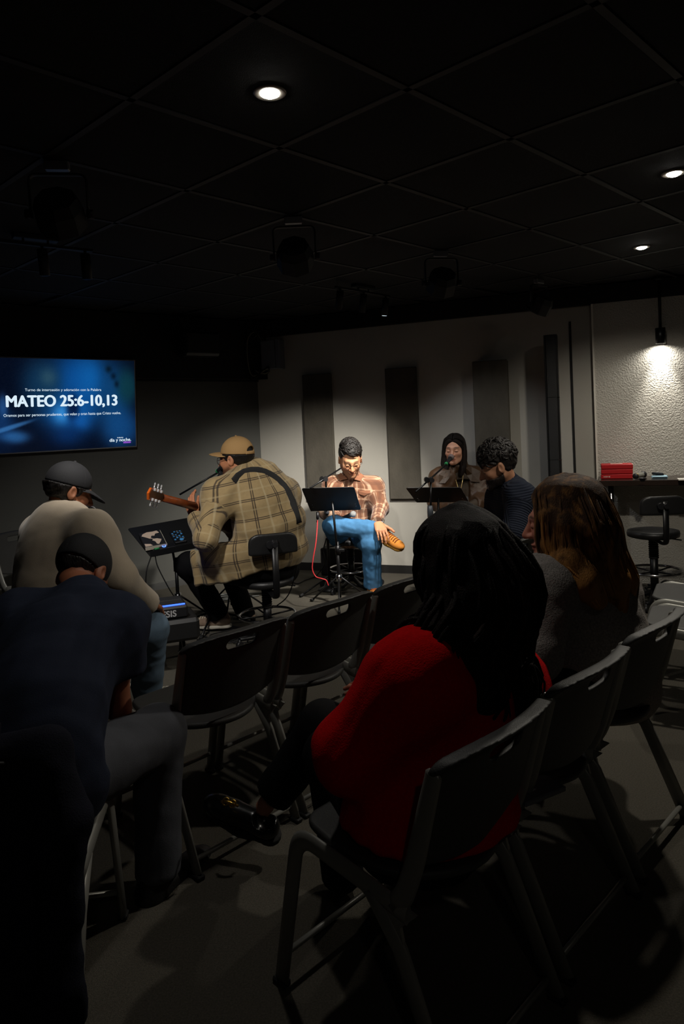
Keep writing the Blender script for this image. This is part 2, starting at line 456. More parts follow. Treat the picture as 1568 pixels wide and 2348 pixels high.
for base, step, run in ((g0, ga, gb), (g0, gb, ga)):
    for i in range(-9, 10):
        t = [k * .1 for k in range(-95, 96) if inside(base + step * i + run * (k * .1), .02) and (base + step * i + run * (k * .1))[1] > -.6]
        if len(t) < 8: continue
        p, q = base + step * i + run * t[0], base + step * i + run * t[-1]
        mb = MB().box(((p[0] + q[0]) / 2, (p[1] + q[1]) / 2, CEIL - .001), (np.linalg.norm(q - p), .024, .008), Matrix.Rotation(math.atan2(run[1], run[0]), 3, 'Z'))
        part(ceiling, 'ceiling_bar', mb, M_BAR)

def on_white(u, v, off=0.0): return HIT(u, v, K3 + NW3 * off, NW3)
def on_black(u, v, off=0.0): return HIT(u, v, K3 + NB3 * off, NB3)
def s_white(p): return float(np.dot(np.asarray(p) - K3, DW3))
def s_black(p): return float(np.dot(np.asarray(p) - K3, DB3))

# painted black band along the top of the white wall
zb = on_white(800, 755)[2]
mb = MB().prism([(0, zb), (5.5, zb), (5.5, CEIL), (0, CEIL)], K3, DW3, Z3, NW3 * .06)
struct(obj('trim_1', mb, M_BEAM))
# boxed-in soffit above the screen on the black wall
zs = on_black(450, 868, .10)[2]
mb = MB().prism([(-.06, zs), (4.4, zs), (4.4, CEIL), (-.06, CEIL)], K3, DB3, Z3, NB3 * .10)
struct(obj('trim_2', mb, M_BEAM))
mb = MB().prism([(0, zs - .02), (4.4, zs - .02), (4.4, zs), (0, zs)], K3, DB3, Z3, NB3 * .02)
struct(obj('trim_3', mb, M_BEAM))
# baseboards
sp = s_white(on_white(1367, 1000))
struct(obj('baseboard_back', MB().prism([(0.02, 0), (sp, 0), (sp, .075), (0.02, .075)], K3, DW3, Z3, NW3 * .012), M_SKIRT))
struct(obj('baseboard_left', MB().prism([(0.02, 0), (4.4, 0), (4.4, .06), (0.02, .06)], K3, DB3, Z3, NB3 * .012), mat('grey_baseboard', '#484847', .7)))
# thicker rough-plastered stretch at the right, a pale strip painting the highlight on its edge, and a dark wall joint
struct(obj('wall_pier', MB().prism([(sp, 0), (5.45, 0), (5.45, zb), (sp, zb)], K3, DW3, Z3, NW3 * .06), M_STUCCO))
struct(obj('trim_4', MB().prism([(sp - .008, .0), (sp + .006, .0), (sp + .006, zb), (sp - .008, zb)], K3, DW3, Z3, NW3 * .066), mat('edge_highlight', '#e6e0d4', .6)))
sj = s_white(on_white(1312, 900))
struct(obj('trim_5', MB().prism([(sj - .009, .07), (sj + .009, .07), (sj + .009, zb - .12), (sj - .009, zb - .12)], K3, DW3, Z3, NW3 * .012), M_BEAM))

# three fabric acoustic panels
M_FELT = mat('grey_acoustic_felt', '#544f46', .95, bump=.5, bscale=90, var=.16, vscale=9, stretch=(1, 1, .5))
names = ['acoustic panel nearest the black wall corner', 'acoustic panel between the seated man in jeans and the singer', 'acoustic panel behind the singer and the bearded man']
for i, (uc, vc) in enumerate([(733, 960), (925, 960), (1131, 960)]):
    s = s_white(on_white(uc, vc)); wd = .30; dp = .045 if i < 2 else .11
    t = thing('acoustic_panel', 'tall narrow grey felt ' + names[i], 'wall panel', K3 + DW3 * s + Z3 * .70, group='acoustic panels on the white wall')
    rot = np.stack([DW3, -NW3, Z3], 1)
    part(t, 'felt_face', MB().box(K3 + DW3 * s + NW3 * (dp - .012) + Z3 * 1.305, (wd, .024, 1.21), rot, .006), M_FELT)
    part(t, 'frame', MB().box(K3 + DW3 * s + NW3 * (dp - .024) / 2 + Z3 * 1.305, (wd - .012, dp - .024, 1.198), rot, .002), mat('panel_frame', '#4a4438', .8))

# cable junction box in the corner, with its wires
p = K3 + DW3 * s_white(on_white(630, 815)) + Z3 * on_white(630, 815)[2]
t = thing('junction_box', 'grey metal cable box high in the corner of the white wall', 'junction box', p)
rot = np.stack([DW3, -NW3, Z3], 1)
G_BOX = mat('grey_box_metal', '#80828a', .5, .1)
part(t, 'case', MB().box(p + NW3 * .06 - DW3 * .02, (.15, .11, .28), rot, .004), G_BOX)
part(t, 'lid', MB().box(p + NW3 * .06 + DW3 * .085, (.045, .118, .286), rot, .004), G_BOX)
for k in range(7):
    a = p + Z3 * .14 + NW3 * (.03 + .02 * k) - DW3 * .08
    pts = bez([a, a + A(-.06, -.02 * k * .3, .06 + .006 * k), a + A(-.13, -.05, .01 * k - .03), a + A(-.14, -.04, -.12 - .02 * k), a + A(-.1, -.03, -.26 - .02 * k), a + A(-.03 + .015 * k, -.01, -.33 + .012 * k), a + A(.03 + .008 * k, 0, -.29)], 8)
    part(t, 'wire', MB().tube(pts, .005, 6), mat('pale_wire', '#8d8873', .5) if k in (1, 4) else RUBBER)

# dark wall speaker on the soffit
p = on_black(455, 790, .2)
t = thing('wall_speaker', 'black loudspeaker box mounted on the dark soffit above the screen', 'speaker', p - Z3 * .12)
rot = np.stack([DB3, -NB3, Z3], 1)
part(t, 'cabinet', MB().box(p - NB3 * .0, (.36, .18, .22), rot, .02), BLACK)
part(t, 'grille', MB().box(p + NB3 * .094, (.32, .014, .18), rot, .006), mat('speaker_grille', '#1b1b1d', .7, bump=.8, bscale=500))
part(t, 'bracket', MB().box(p - NB3 * .095 , (.1, .012, .2), rot), BLACKM)

# downlights
GLOW = mat('lamp_glow', '#fff3df', .5, emit=(1, .95, .86), estr=34)
TRIM = mat('lamp_trim', '#a9a49b', .35, .4)
dl = ['round recessed downlight over the middle chair rows', 'round recessed downlight at the right edge, nearer of two', 'small recessed downlight nearer the white wall on the right', 'unseen downlight added behind the camera to brighten the backs of the nearest chairs']
for c, nm in zip(LAMPS, dl):
    t = thing('downlight', nm, 'ceiling light', (c[0], c[1], CEIL), group='ceiling downlights')
    part(t, 'trim_ring', MB().lathe([(.030, -.004), (.046, -.007), (.052, -.004), (.053, -.001), (.030, -.001)], (c[0], c[1], CEIL), 32), TRIM)
    part(t, 'lens', MB().lathe([(.001, -.016), (.018, -.0145), (.030, -.008), (.032, -.003)][::-1], (c[0], c[1], CEIL), 28), GLOW)
# ------------------------------------------------------------------ folding chairs
M_SEAT = mat('chair_black_plastic', '#323231', .55, bump=.25, bscale=500)
M_FRAME = mat('chair_grey_tube', '#8b8a84', .38, .25)
M_FOOT = mat('chair_foot', '#0e0e0e', .7)
def make_chair():
    t = thing('folding_chair', 'x', 'chair', (0, 0, 0), absolute=False)
    def back(P):
        x, y, z = P[:, 0], P[:, 1], P[:, 2]
        yc = -.165 - (z - .43) * .30 - .035 * (1 - (x / .2) ** 2)
        top = .755 - .018 * (np.abs(x) / .2) ** 3
        rim = np.clip((z - (top - .045)) / .045, 0, 1)
        th = .008 + .016 * rim ** 2
        d = np.abs(y - yc + .014 * rim ** 2) - th
        dx = np.abs(x) - (.195 + .028 * np.clip(rim * 1.6, 0, 1))
        corner = np.hypot(np.maximum(np.abs(x) - .183, 0), np.maximum(z - (top - .04), 0)) - .04
        bot = (.495 + .03 * (1 - (np.abs(x) / .2) ** 2) * -1) - z
        d = smax(d, dx, .012); d = smax(d, corner, .012); d = smax(d, bot, .01)
        slot = np.maximum(np.hypot(np.maximum(np.abs(x) - .045, 0), (z - .705)) - .017, 0) + np.minimum(np.hypot(np.maximum(np.abs(x) - .045, 0), (z - .705)) - .017, 0)
        return smax(d, -slot, .006)
    s = SM(); V, F = mesh_sdf(back, (-.25, -.36, .42), (.25, -.12, .80), .0043); s.add(V, F); s.build(t, 'backrest', M_SEAT)
    def seat(P):
        x, y, z = P[:, 0], P[:, 1], P[:, 2]
        zc = .428 - .010 * np.cos(np.clip(x / .2, -1, 1) * 1.5) * np.clip((.2 - np.abs(y)) / .2, 0, 1) + .06 * np.clip(y - .15, 0, 1)
        hw = np.where(y < 0, .192 * np.sqrt(np.clip(1 - (y / .225) ** 2, 0, 1)) - 1e-3, .192 - .03 * np.clip(y / .2, 0, 1) ** 2)
        d = np.where(y < 0, np.hypot(x / .192, y / .225) - 1, -1) * .19
        d = np.where(y < 0, d, np.abs(x) - hw)
        d = smax(d, y - .2, .04)
        return smax(d, np.abs(z - zc) - .011, .010)
    s = SM(); V, F = mesh_sdf(seat, (-.22, -.25, .37), (.22, .24, .48), .0052); s.add(V, F); s.build(t, 'seat', M_SEAT)
    for sx in (-1, 1):
        x = sx * .205
        up = MB().tube(fillet([(x, -.125, .385), (x, -.158, .425), (x, -.188, .50), (x, -.246, .70), (x, -.250, .716)], .04), [.0135] * 15 + [.0115] * 7 + [.007], 10, flat=(1.75, .72), ref=A(0, 1, 0))
        part(t, 'back_upright', up, M_FRAME)
        rail = MB().tube(fillet([(x, -.165, .385), (x, -.05, .402), (x, .175, .425), (x, .265, .012)], .06, 8), .0135, 10, flat=(1.75, .72), ref=A(0, 0, 1))
        fl = part(t, 'leg', rail, M_FRAME)
        part(fl, 'foot_cap', MB().box((x, .267, .008), (.028, .045, .016), None, .004), M_FOOT)
        rl = MB().tube([(x, -.06, .395), (x, -.14, .30), (x, -.268, .012)], .0135, 10, flat=(1.75, .72), ref=A(0, 1, 0))
        bl = part(t, 'leg', rl, M_FRAME)
        part(bl, 'foot_cap', MB().box((x, -.27, .008), (.028, .045, .016), None, .004), M_FOOT)
        part(t, 'hinge_plate', MB().prism([(-.19, .395), (-.02, .412), (-.03, .385), (-.09, .35), (-.125, .30), (-.155, .305), (-.145, .35)], (x - .004, 0, 0), A(0, 1, 0), A(0, 0, 1), A(.008, 0, 0)), M_FRAME)
    part(t, 'crossbar', MB().cyl((-.2, -.252, .05), (.2, -.252, .05), .008, 8), M_FRAME)
    part(t, 'crossbar', MB().cyl((-.2, .25, .085), (.2, .25, .085), .008, 8), M_FRAME)
    part(t, 'seat_brace', MB().box((0, .1, .412), (.40, .03, .006)), M_FRAME)
    return t
CH = make_chair(); _used = [False]
def chair(x, y, facing, label):
    o = CH if not _used[0] else copy_tree(CH)
    _used[0] = True
    o.location = (x, y, 0); o.rotation_euler = (0, 0, math.atan2(facing[1], facing[0]) - math.pi / 2)
    tag(o, label, 'chair', 'black folding chairs'); return o
FD = (-.707, .707)
chair(-.560, 2.442, FD, 'empty black folding chair right of the man in navy shirt')
chair(-.242, 2.760, FD, 'empty black folding chair in the middle, under the music stand with red cable')
chair(.076, 3.078, FD, 'empty black folding chair half hidden by the head of the woman in red')
chair(.120, 1.640, FD, 'black folding chair the woman in the red sweater sits on')
chair(.450, 1.985, FD, 'empty black folding chair between the red and the grey sweater, holding a pencil')
chair(.785, 2.335, FD, 'black folding chair the woman in the grey sweater sits on')
chair(-.87, 1.66, (-.12, .99), 'folding chair with a dark jacket draped over its back')
chair(.74, 3.86, FD, 'black folding chair with an open book, in front of the bearded man')
chair(1.10, 4.24, (-.85, .53), 'folding chair the bearded man in the navy cardigan sits on')
chair(1.60, 3.14, (-.87, .49), 'brightly lit empty folding chair at the right edge, nearer of two')
chair(1.83, 3.58, (-.87, .49), 'brightly lit empty folding chair at the right edge, farther of two')
chair(-1.36, 3.16, (.75, .66), 'folding chair the man in the beige sweatshirt sits on')
chair(-2.12, 4.75, (.9, -.43), 'folding chair by the dark wall, only its edge showing past the beige sweatshirt')
# ------------------------------------------------------------------ people
SKIN = mat('skin', '#b08060', .55, attr='skin_tint', bump=.08, bscale=300, spec=.4)
HAIR_BLACK = mat('black_hair', '#120e0c', .5, attr='skin_tint', bump=.9, bscale=70, stretch=(3, 3, .6))
def head_sdf(q, jaw=1.0):
    """q in head coordinates: x right, y forward, z up, metres; eyes at z=0"""
    X = np.abs(q[:, 0]); Q = np.stack([X, q[:, 1], q[:, 2]], 1)
    d = sd_el(Q, (0, -.018, .034), (.077, .098, .088))
    d = smin(d, sd_el(Q, (0, .024, -.03), (.061 * jaw, .070, .088)), .03)
    d = smin(d, sd_rc(Q, (.046 * jaw, -.005, -.055), (.012, .07, -.098), .022, .019), .03)
    d = smin(d, sd_el(Q, (0, .080, -.1), (.021, .016, .017)), .02)
    d = smin(d, sd_el(Q, (.038, .062, -.026), (.024, .022, .02)), .025)
    d = smin(d, sd_rc(Q, (0, .088, .019), (.036, .076, .02), .011, .010), .02)
    d = smax(d, -sd_el(Q, (.031, .105, -.003), (.017, .018, .012)), .014)
    d = smin(d, sd_el(Q, (.031, .080, -.003), (.0155, .0135, .0115)), .006)
    d = smin(d, sd_rc(Q, (0, .092, .006), (0, .114, -.034), .0085, .0125), .010)
    d = smin(d, sd_el(Q, (.0125, .101, -.037), (.009, .011, .008)), .008)
    d = smin(d, sd_el(Q, (0, .091, -.064), (.024, .012, .0065)), .008)
    d = smin(d, sd_el(Q, (0, .089, -.0765), (.020, .012, .0075)), .007)
    ear = sd_el(Q, (.080, -.012, -.008), (.010, .021, .033), frame((.35, 1, 0)))
    ear = smax(ear, -sd_el(Q, (.090, -.006, -.004), (.008, .011, .019)), .006)
    return smin(d, ear, .008)
def head_color(q, skin, hairc, brow=1.0, lash=1.0, beard=0.0, lips=None):
    X = np.abs(q[:, 0]); y, z = q[:, 1], q[:, 2]; sk = np.asarray(skin); n = len(q)
    C = np.repeat(sk[None], n, 0)
    def mixc(w, c):
        nonlocal C
        w = np.clip(w, 0, 1)[:, None]; C = C * (1 - w) + np.asarray(c)[None] * w
    blush = np.exp(-(((X - .042) / .02) ** 2 + ((z + .03) / .02) ** 2)) * (y > .03) * .35
    mixc(blush, sk * A(1.12, .78, .72))
    mixc(np.exp(-((X / .016) ** 2 + ((z + .034) / .014) ** 2)) * (y > .09) * .4, sk * A(1.1, .75, .68))
    lc = lips if lips is not None else sk * A(.85, .5, .48)
    mixc((np.exp(-((X / .023) ** 4 + ((z + .0705) / .0125) ** 4)) * (y > .075)) * .85, lc)
    mixc(np.exp(-((X / .022) ** 4 + ((z + .0705) / .0024) ** 2)) * (y > .075) * .8, sk * .22)
    mixc(np.exp(-(((X - .032) / .019) ** 4 + ((z - .0215 - .004 * (1 - ((X - .032) / .02) ** 2)) / .0045) ** 2)) * (y > .05) * brow, hairc)
    mixc(np.exp(-(((X - .031) / .0145) ** 4 + ((z + .0075) / .0026) ** 2)) * (y > .05) * lash, np.asarray(hairc) * .8)
    if beard:
        w = np.clip((-.045 - z + .35 * np.clip(.05 - y, 0, 1)) / .02, 0, 1) * np.clip((y + .02) / .03, 0, 1)
        w = np.maximum(w, np.exp(-((X / .03) ** 4 + ((z + .054) / .006) ** 2)) * (y > .08))
        w *= 1 - np.exp(-((X / .02) ** 4 + ((z + .072) / .012) ** 4)); mixc(w * beard, hairc)
    return C
def hand_prims(w, d, n, side, curl, spread=.06, thumb=(.55, .75, .25), tcurl=.35, s=1.0):
    """w wrist, d towards the knuckles, n out of the palm, side +1 if the thumb lies along cross(d, n)"""
    d = nrm(d); n = nrm(n - np.dot(n, d) * d); L = np.cross(d, n) * side; w = np.asarray(w)
    pr = []; lat = (.031, .010, -.011, -.030); dist = (.088, .093, .088, .078)
    lens = ((.042, .025, .021), (.046, .029, .022), (.042, .027, .021), (.033, .021, .019)); rad = (.0090, .0092, .0086, .0076)
    for i in range(4):
        k = w + s * (d * dist[i] + L * lat[i]); pr.append((w + s * (d * .012 + L * lat[i] * .55), k, .017 * s, .0125 * s, 'p'))
        c = curl[i] if not np.isscalar(curl) else curl; ang = 0.0; p = k; sp = (lat[i] / .03) * spread
        for j in range(3):
            ang += c * (1.0, 1.05, .7)[j]
            dd = nrm(math.cos(ang) * (d + L * sp) + math.sin(ang) * n); e = p + dd * lens[i][j] * s
            pr.append((p, e, rad[i] * s * (1 - .07 * j), rad[i] * s * (.94 - .07 * j), 'f')); p = e
    p = w + s * (d * .022 + L * .024 + n * .006); td = nrm(thumb[0] * d + thumb[1] * L + thumb[2] * n); t2 = nrm(td + tcurl * (d * .8 - L * .4 + n * .5))
    for (q, l, r0, r1) in ((td, .042, .016, .0125), (nrm(td + .4 * t2), .033, .0115, .0102), (t2, .027, .0102, .0085)):
        e = p + q * l * s; pr.append((p, e, r0 * s, r1 * s, 't')); p = e
    return pr
def hand_mesh(pr, h=.0036):
    pal = [p for p in pr if p[4] == 'p']; rest = [p for p in pr if p[4] != 'p']
    groups = [rest[i:i + 3] for i in range(0, len(rest), 3)]
    def fn(P):
        d = U([sd_rc(P, *p[:4]) for p in pal], .012)
        for g in groups: d = smin(d, U([sd_rc(P, *p[:4]) for p in g], .004), .006)
        return d
    lo, hi = bounds([p[0] for p in pr] + [p[1] for p in pr], .03)
    return mesh_sdf(fn, lo, hi, h)

def torso_list(J, wid, infl=0.0):
    """ellipsoids along the bent spine; wid = ((t, half width, half depth), ...)"""
    P0, P1, P2 = J['pelvis'], J['waist'], J['neck']; out = []
    latS = nrm(J['shR'] - J['shL']); latH = nrm(J['hipR'] - J['hipL']); Ltot = np.linalg.norm(P1 - P0) + np.linalg.norm(P2 - P1)
    for (t, a, b) in wid:
        c = (1 - t) ** 2 * P0 + 2 * t * (1 - t) * (2 * P1 - .5 * P0 - .5 * P2) + t * t * P2
        tan = nrm(2 * (1 - t) * ((2 * P1 - .5 * P0 - .5 * P2) - P0) + 2 * t * (P2 - (2 * P1 - .5 * P0 - .5 * P2)))
        lat = nrm((1 - t) * latH + t * latS); lat = nrm(lat - tan * np.dot(lat, tan)); ap = np.cross(tan, lat)
        out.append((c, (a + infl, b + infl, Ltot * .24 + infl), np.stack([lat, ap, tan], 1)))
    return out
WID = ((.02, .165, .125), (.25, .15, .115), (.5, .155, .115), (.72, .165, .115))
def shape_upper(J, wid, infl=0.0, sleeve=1.0, arm=1.0, k=.08, wr=None, wamp=0.0, neckcut=.058, collar=0.0, extra=None, shr=.062):
    tl = torso_list(J, wid, infl); n0 = J['neck']; nd = nrm(J['head'] - n0)
    def parts(P):
        T = U([sd_el(P, *e) for e in tl], .06)
        for s_ in 'LR':
            T = smin(T, sd_rc(P, n0 - nd * .035, J['sh' + s_], .055 + infl, shr * arm + infl), max(.05, k))
        arms = []
        for s_ in 'LR':
            sh, el, wr_ = J['sh' + s_], J['el' + s_], J['wr' + s_]
            if sleeve >= 1:
                a = smin(sd_rc(P, sh, el, .060 * arm + infl, .049 * arm + infl), sd_rc(P, el, wr_, .047 * arm + infl, .036 * arm + infl * .8), .03)
                ax = nrm(wr_ - el); a = smax(a, (P - wr_) @ ax.astype(np.float32) - .004, .006)
            else:
                e2 = sh + (el - sh) * sleeve; a = sd_rc(P, sh, e2, .060 * arm + infl, .058 * arm + infl + .006)
                ax = nrm(el - sh); a = smax(a, (P - e2) @ ax.astype(np.float32), .006)
            arms.append(a)
        return T, arms
    def fn(P):
        T, ar = parts(P); d = smin(smin(T, ar[0], k), ar[1], k)
        if extra is not None: d = extra(P, d)
        if collar: d = smin(d, sd_rc(P, n0 - nd * .01, n0 + nd * .035, neckcut + .018, neckcut + .014), .012)
        if wr is not None: d = d + wamp * wr(P)
        if neckcut: d = smax(d, -sd_rc(P, n0 - nd * .02, n0 + nd * .2, neckcut, neckcut), .008)
        return d
    pts = [J[q] for q in ('pelvis', 'neck', 'shL', 'shR', 'elL', 'elR', 'wrL', 'wrR')]
    return fn, parts, pts
def cloth_uv(J, parts, V, r=.2):
    V = V.astype(np.float32); T, ar = parts(V); G = np.zeros((len(V), 2))
    ax = nrm(J['neck'] - J['pelvis']); lat = nrm(J['shR'] - J['shL']); lat = nrm(lat - ax * np.dot(lat, ax)); ap = np.cross(ax, lat)
    q = V - J['pelvis']; G[:, 0] = np.arctan2(q @ lat, -(q @ ap)) * r; G[:, 1] = q @ ax
    for i, s_ in enumerate('LR'):
        m = ar[i] < T - .012; sh, el, w = J['sh' + s_], J['el' + s_], J['wr' + s_]
        for (a, b, base) in ((sh, el, 0), (el, w, np.linalg.norm(el - sh))):
            pass
        d1 = nrm(el - sh); d2 = nrm(w - el); t1 = (V - sh) @ d1; t2 = (V - el) @ d2; use2 = t2 > 0
        al = np.where(use2, np.linalg.norm(el - sh) + t2, t1); dd = np.where(use2[:, None], d2, d1); o = np.where(use2[:, None], el, sh)
        rad = (V - o) - dd * (((V - o) * dd).sum(1))[:, None]; rf = nrm(ap - d1 * np.dot(ap, d1)); rg = np.cross(d1, rf)
        ang = np.arctan2(rad @ rg, rad @ rf) * .075
        G[m, 0] = ang[m]; G[m, 1] = al[m]
    return G
def shape_legs(J, infl=0.0, th=(.088, .066), sh=(.062, .050), hipr=(.165, .12), wr=None, wamp=0.0, cuff=0.0):
    lat = nrm(J['hipR'] - J['hipL']); up = nrm(J['waist'] - J['pelvis']); ap = nrm(np.cross(up, lat)); Rm = np.stack([lat, ap, np.cross(lat, ap)], 1)
    def fn(P):
        d = sd_el(P, J['pelvis'], (hipr[0] + infl, hipr[1] + infl, .11 + infl), Rm)
        for s_ in 'LR':
            h, k_, a = J['hip' + s_], J['kn' + s_], J['an' + s_]
            e = smin(sd_rc(P, h, k_, th[0] + infl, th[1] + infl), sd_rc(P, k_, a, sh[0] + infl, sh[1] + infl), .035)
            ax = nrm(a - k_); e = smax(e, (P - a) @ ax.astype(np.float32) + cuff, .008)
            d = smin(d, e, .03)
        if wr is not None: d = d + wamp * wr(P)
        return d
    return fn, [J[q] for q in ('pelvis', 'hipL', 'hipR', 'knL', 'knR', 'anL', 'anR')]
def shoe(root, ankle, toe, m_up, m_sole, up=(0, 0, 1), s=1.0, lace=None, low=False):
    """ankle point about 9 cm above the sole; toe direction"""
    R = frame(toe, up); o = np.asarray(ankle) - R[:, 2] * .085 * s - R[:, 1] * .0
    def loc(P): return ((P - o.astype(np.float32)) @ R.astype(np.float32)) / s
    def upper(P):
        q = loc(P); d = sd_rc(q, (0, -.035, .05), (0, .09, .042), .040, .040)
        d = smin(d, sd_el(q, (0, .145, .036), (.045, .075, .034)), .03)
        if not low: d = smin(d, sd_rc(q, (0, -.022, .055), (0, -.022, .098), .043, .040), .02)
        d = smax(d, .018 - q[:, 2], .006)
        d = smax(d, -sd_rc(q, (0, -.02, .088 if not low else .075), (0, -.02, .16), .034, .036), .006)
        return d * s
    def sole(P):
        q = loc(P); p2 = q.copy(); p2[:, 2] = 0
        d = U([sd_rc(p2, (0, -.045, 0), (0, .06, 0), .037, .036), sd_rc(p2, (0, .06, 0), (0, .16, 0), .043, .045)], .05)
        return smax(d, np.abs(q[:, 2] - .011) - .011, .005) * s
    cs = [o + R @ (A(x, y, z) * s) for x in (-.06, .06) for y in (-.11, .24) for z in (-.01, .15)]
    lo, hi = bounds(cs, .01)
    sh = SM().add(*mesh_sdf(upper, lo, hi, .0062 * s)).build(root, 'shoe', m_up)
    SM().add(*mesh_sdf(sole, lo, hi, .0062 * s)).build(sh, 'sole', m_sole)
    if lace is not None:
        mb = MB()
        for i in range(6):
            y = .04 + .021 * i; z = float(np.interp(y, [.04, .09, .12, .15], [.0915, .085, .079, .073]))
            mb.tube([o + R @ (A(x * .028, y + .006 * x, z - .012 * abs(x) ** 2) * s) for x in (-1, -.5, 0, .5, 1)], .0048 * s, 6)
        part(sh, 'laces', mb, lace)
    return sh
class Person:
    def __init__(s, label, J, hf, hu=(0, 0, 1), skin='#a9755a', hair='#15110f', hs=1.0, jaw=1.0, group=None):
        s.J = J; s.hR = frame(hf, hu); s.hc = J['head']; s.hs = hs; s.skin = A(*srgb(skin)); s.hair = A(*srgb(hair)); s.jaw = jaw
        p = J['pelvis']; s.root = thing('person', label, 'person', (p[0], p[1], 0)); s.body = SM()
    def loc(s, P): return ((np.asarray(P, np.float32) - s.hc.astype(np.float32)) @ s.hR.astype(np.float32)) / s.hs
    def wd(s, q): return s.hc + s.hR @ (np.asarray(q, float) * s.hs)
    def hbox(s, lo, hi): return bounds([s.wd((x, y, z)) for x in (lo[0], hi[0]) for y in (lo[1], hi[1]) for z in (lo[2], hi[2])], .005)
    def make_body(s, wid=WID, hands=(), h_head=.0042, brow=1.0, lash=1.0, beard=0.0, lips=None, thin=-.02, arm=1.0):
        J = s.J; n0 = J['neck']
        def hd(P):
            d = head_sdf(s.loc(P), s.jaw) * s.hs
            a = s.wd((0, -.03, -.05)); return smin(d, sd_rc(P, a, n0 - (a - n0) * .3, .050 * s.hs, .058), .02)
        lo, hi = s.hbox((-.1, -.125, -.13), (.1, .135, .13)); lo2, hi2 = bounds([n0], .07); lo, hi = np.minimum(lo, lo2), np.maximum(hi, hi2)
        V, F = mesh_sdf(hd, lo, hi, h_head); s.body.add(V, F, head_color(s.loc(V), s.skin, s.hair, brow, lash, beard, lips))
        f1, _, p1 = shape_upper(J, wid, thin, neckcut=0, arm=arm * .86); f2, p2 = shape_legs(J, -.022)
        lo, hi = bounds(p1 + p2, .2)
        V, F = mesh_sdf(lambda P: smin(f1(P), f2(P), .04), lo, hi, .016); s.body.add(V, F, s.skin)
        for pr in hands:
            V, F = hand_mesh(pr); s.body.add(V, F, s.skin * A(1.04, .96, .94))
        s.body.build(s.root, 'body', SKIN); return s
    def upper(s, name, m, wid=WID, h=.0105, **kw):
        fn, parts, pts = shape_upper(s.J, wid, **kw); lo, hi = bounds(pts, kw.get('infl', 0) + .25)
        V, F = mesh_sdf(fn, lo, hi, h); s.fn = fn; keep = SM(); keep.add(V, F, None, cloth_uv(s.J, parts, V)); return keep.build(s.root, name, m)
    def legs(s, name, m, h=.0105, **kw):
        fn, pts = shape_legs(s.J, **kw); lo, hi = bounds(pts, .2); V, F = mesh_sdf(fn, lo, hi, h); return SM().add(V, F).build(s.root, name, m)
    def short_hair(s, m, vol=.016, seed=1, amp=.007, back=-.075, side=-.02, front=.058, fl=60, capz=None, lat=1.0, sweep=0.0, top=0.0, tuft=None):
        w = Wr(seed, fl, 7)
        def fn(P):
            q = s.loc(P); y, z = q[:, 1], q[:, 2]
            d = sd_el(q, (0, -.02, .038 + vol * .3 + top * .5), (.078 + vol * lat, .099 + vol, .090 + vol + top * .5)) + amp * w(q)
            if sweep: d = d + sweep * np.sin(150 * q[:, 0] + 60 * y + 4 * np.sin(30 * y)) + sweep * .6 * np.sin(260 * q[:, 0] - 40 * y)
            hz = np.interp(y, [-.1, -.045, -.01, .03, .055, .085], [back, back, side, side + .025, front - .012, front]).astype(np.float32)
            ear = sd_el(np.stack([np.abs(q[:, 0]), y, z], 1), (.088, -.006, -.012), (.03, .026, .036))
            if capz is not None:
                inn = sd_el(q, (0, -.018, .037), (.078, .098, .090)); d = np.where(z - capz[1] * y > capz[0], np.maximum(d, inn), d)
            return smax(smax(d, (hz - z) * .8, .008), -ear, .006) * s.hs
        lo, hi = s.hbox((-.12, -.14, -.11), (.12, .13, .17)); V, F = mesh_sdf(fn, lo, hi, .0046)
        S = SM().add(V, F, s.hair)
        if tuft:
            n, dirv, ln, rad, keep = tuft; r = np.random.RandomState(seed + 50); c = A(0, -.02, .038 + vol * .3 + top * .5); ra = A(.078 + vol * lat, .099 + vol, .090 + vol + top * .5); i = 0
            while i < n:
                g = nrm(r.normal(size=3)); q = c + g * ra
                if not keep(q): i += .02; continue
                i += 1; t = nrm(A(*dirv) + r.normal(size=3) * .35) if dirv is not None else nrm(r.normal(size=3)); P = []; L_ = ln * (.6 + .8 * r.rand())
                for j in range(6):
                    P.append(s.wd(c + (q - c) * (1.0 + .035 * math.sin(j * .6)))); nn = nrm((q - c) / ra ** 2); t = nrm(t - nn * np.dot(t, nn) + (.0 if dirv is not None else .5) * np.cross(nn, t)); q = q + t * L_ / 5; q = c + (q - c) / np.linalg.norm((q - c) / ra)
                S.tubes([P], [[rad * w_ for w_ in (.5, 1, 1.1, 1, .7, .15)]], 5, [s.hair * (.7 + .8 * r.rand() ** 2)])
        return S.build(s.root, 'hair', m)
    def glasses(s, m, r=.021, z=-.004):
        mb = MB()
        for sx in (-1, 1):
            c = A(sx * .033, .101, z); mb.tube([s.wd(c + A(math.cos(t) * r * 1.08, -.10 * (abs(math.cos(t) * r + sx * 0)), math.sin(t) * r)) for t in np.linspace(0, 2 * math.pi, 21)], .0019, 6, caps=False)
            mb.tube([s.wd(p) for p in (A(sx * (.033 + r), .097, z + .004), A(sx * .078, .07, z + .006), A(sx * .083, 0, z + .006), A(sx * .082, -.02, z - .004))], .0018, 6)
        mb.tube([s.wd(p) for p in (A(-.013, .102, z + .004), A(0, .106, z + .008), A(.013, .102, z + .004))], .0018, 6)
        return part(s.root, 'glasses', mb, m)
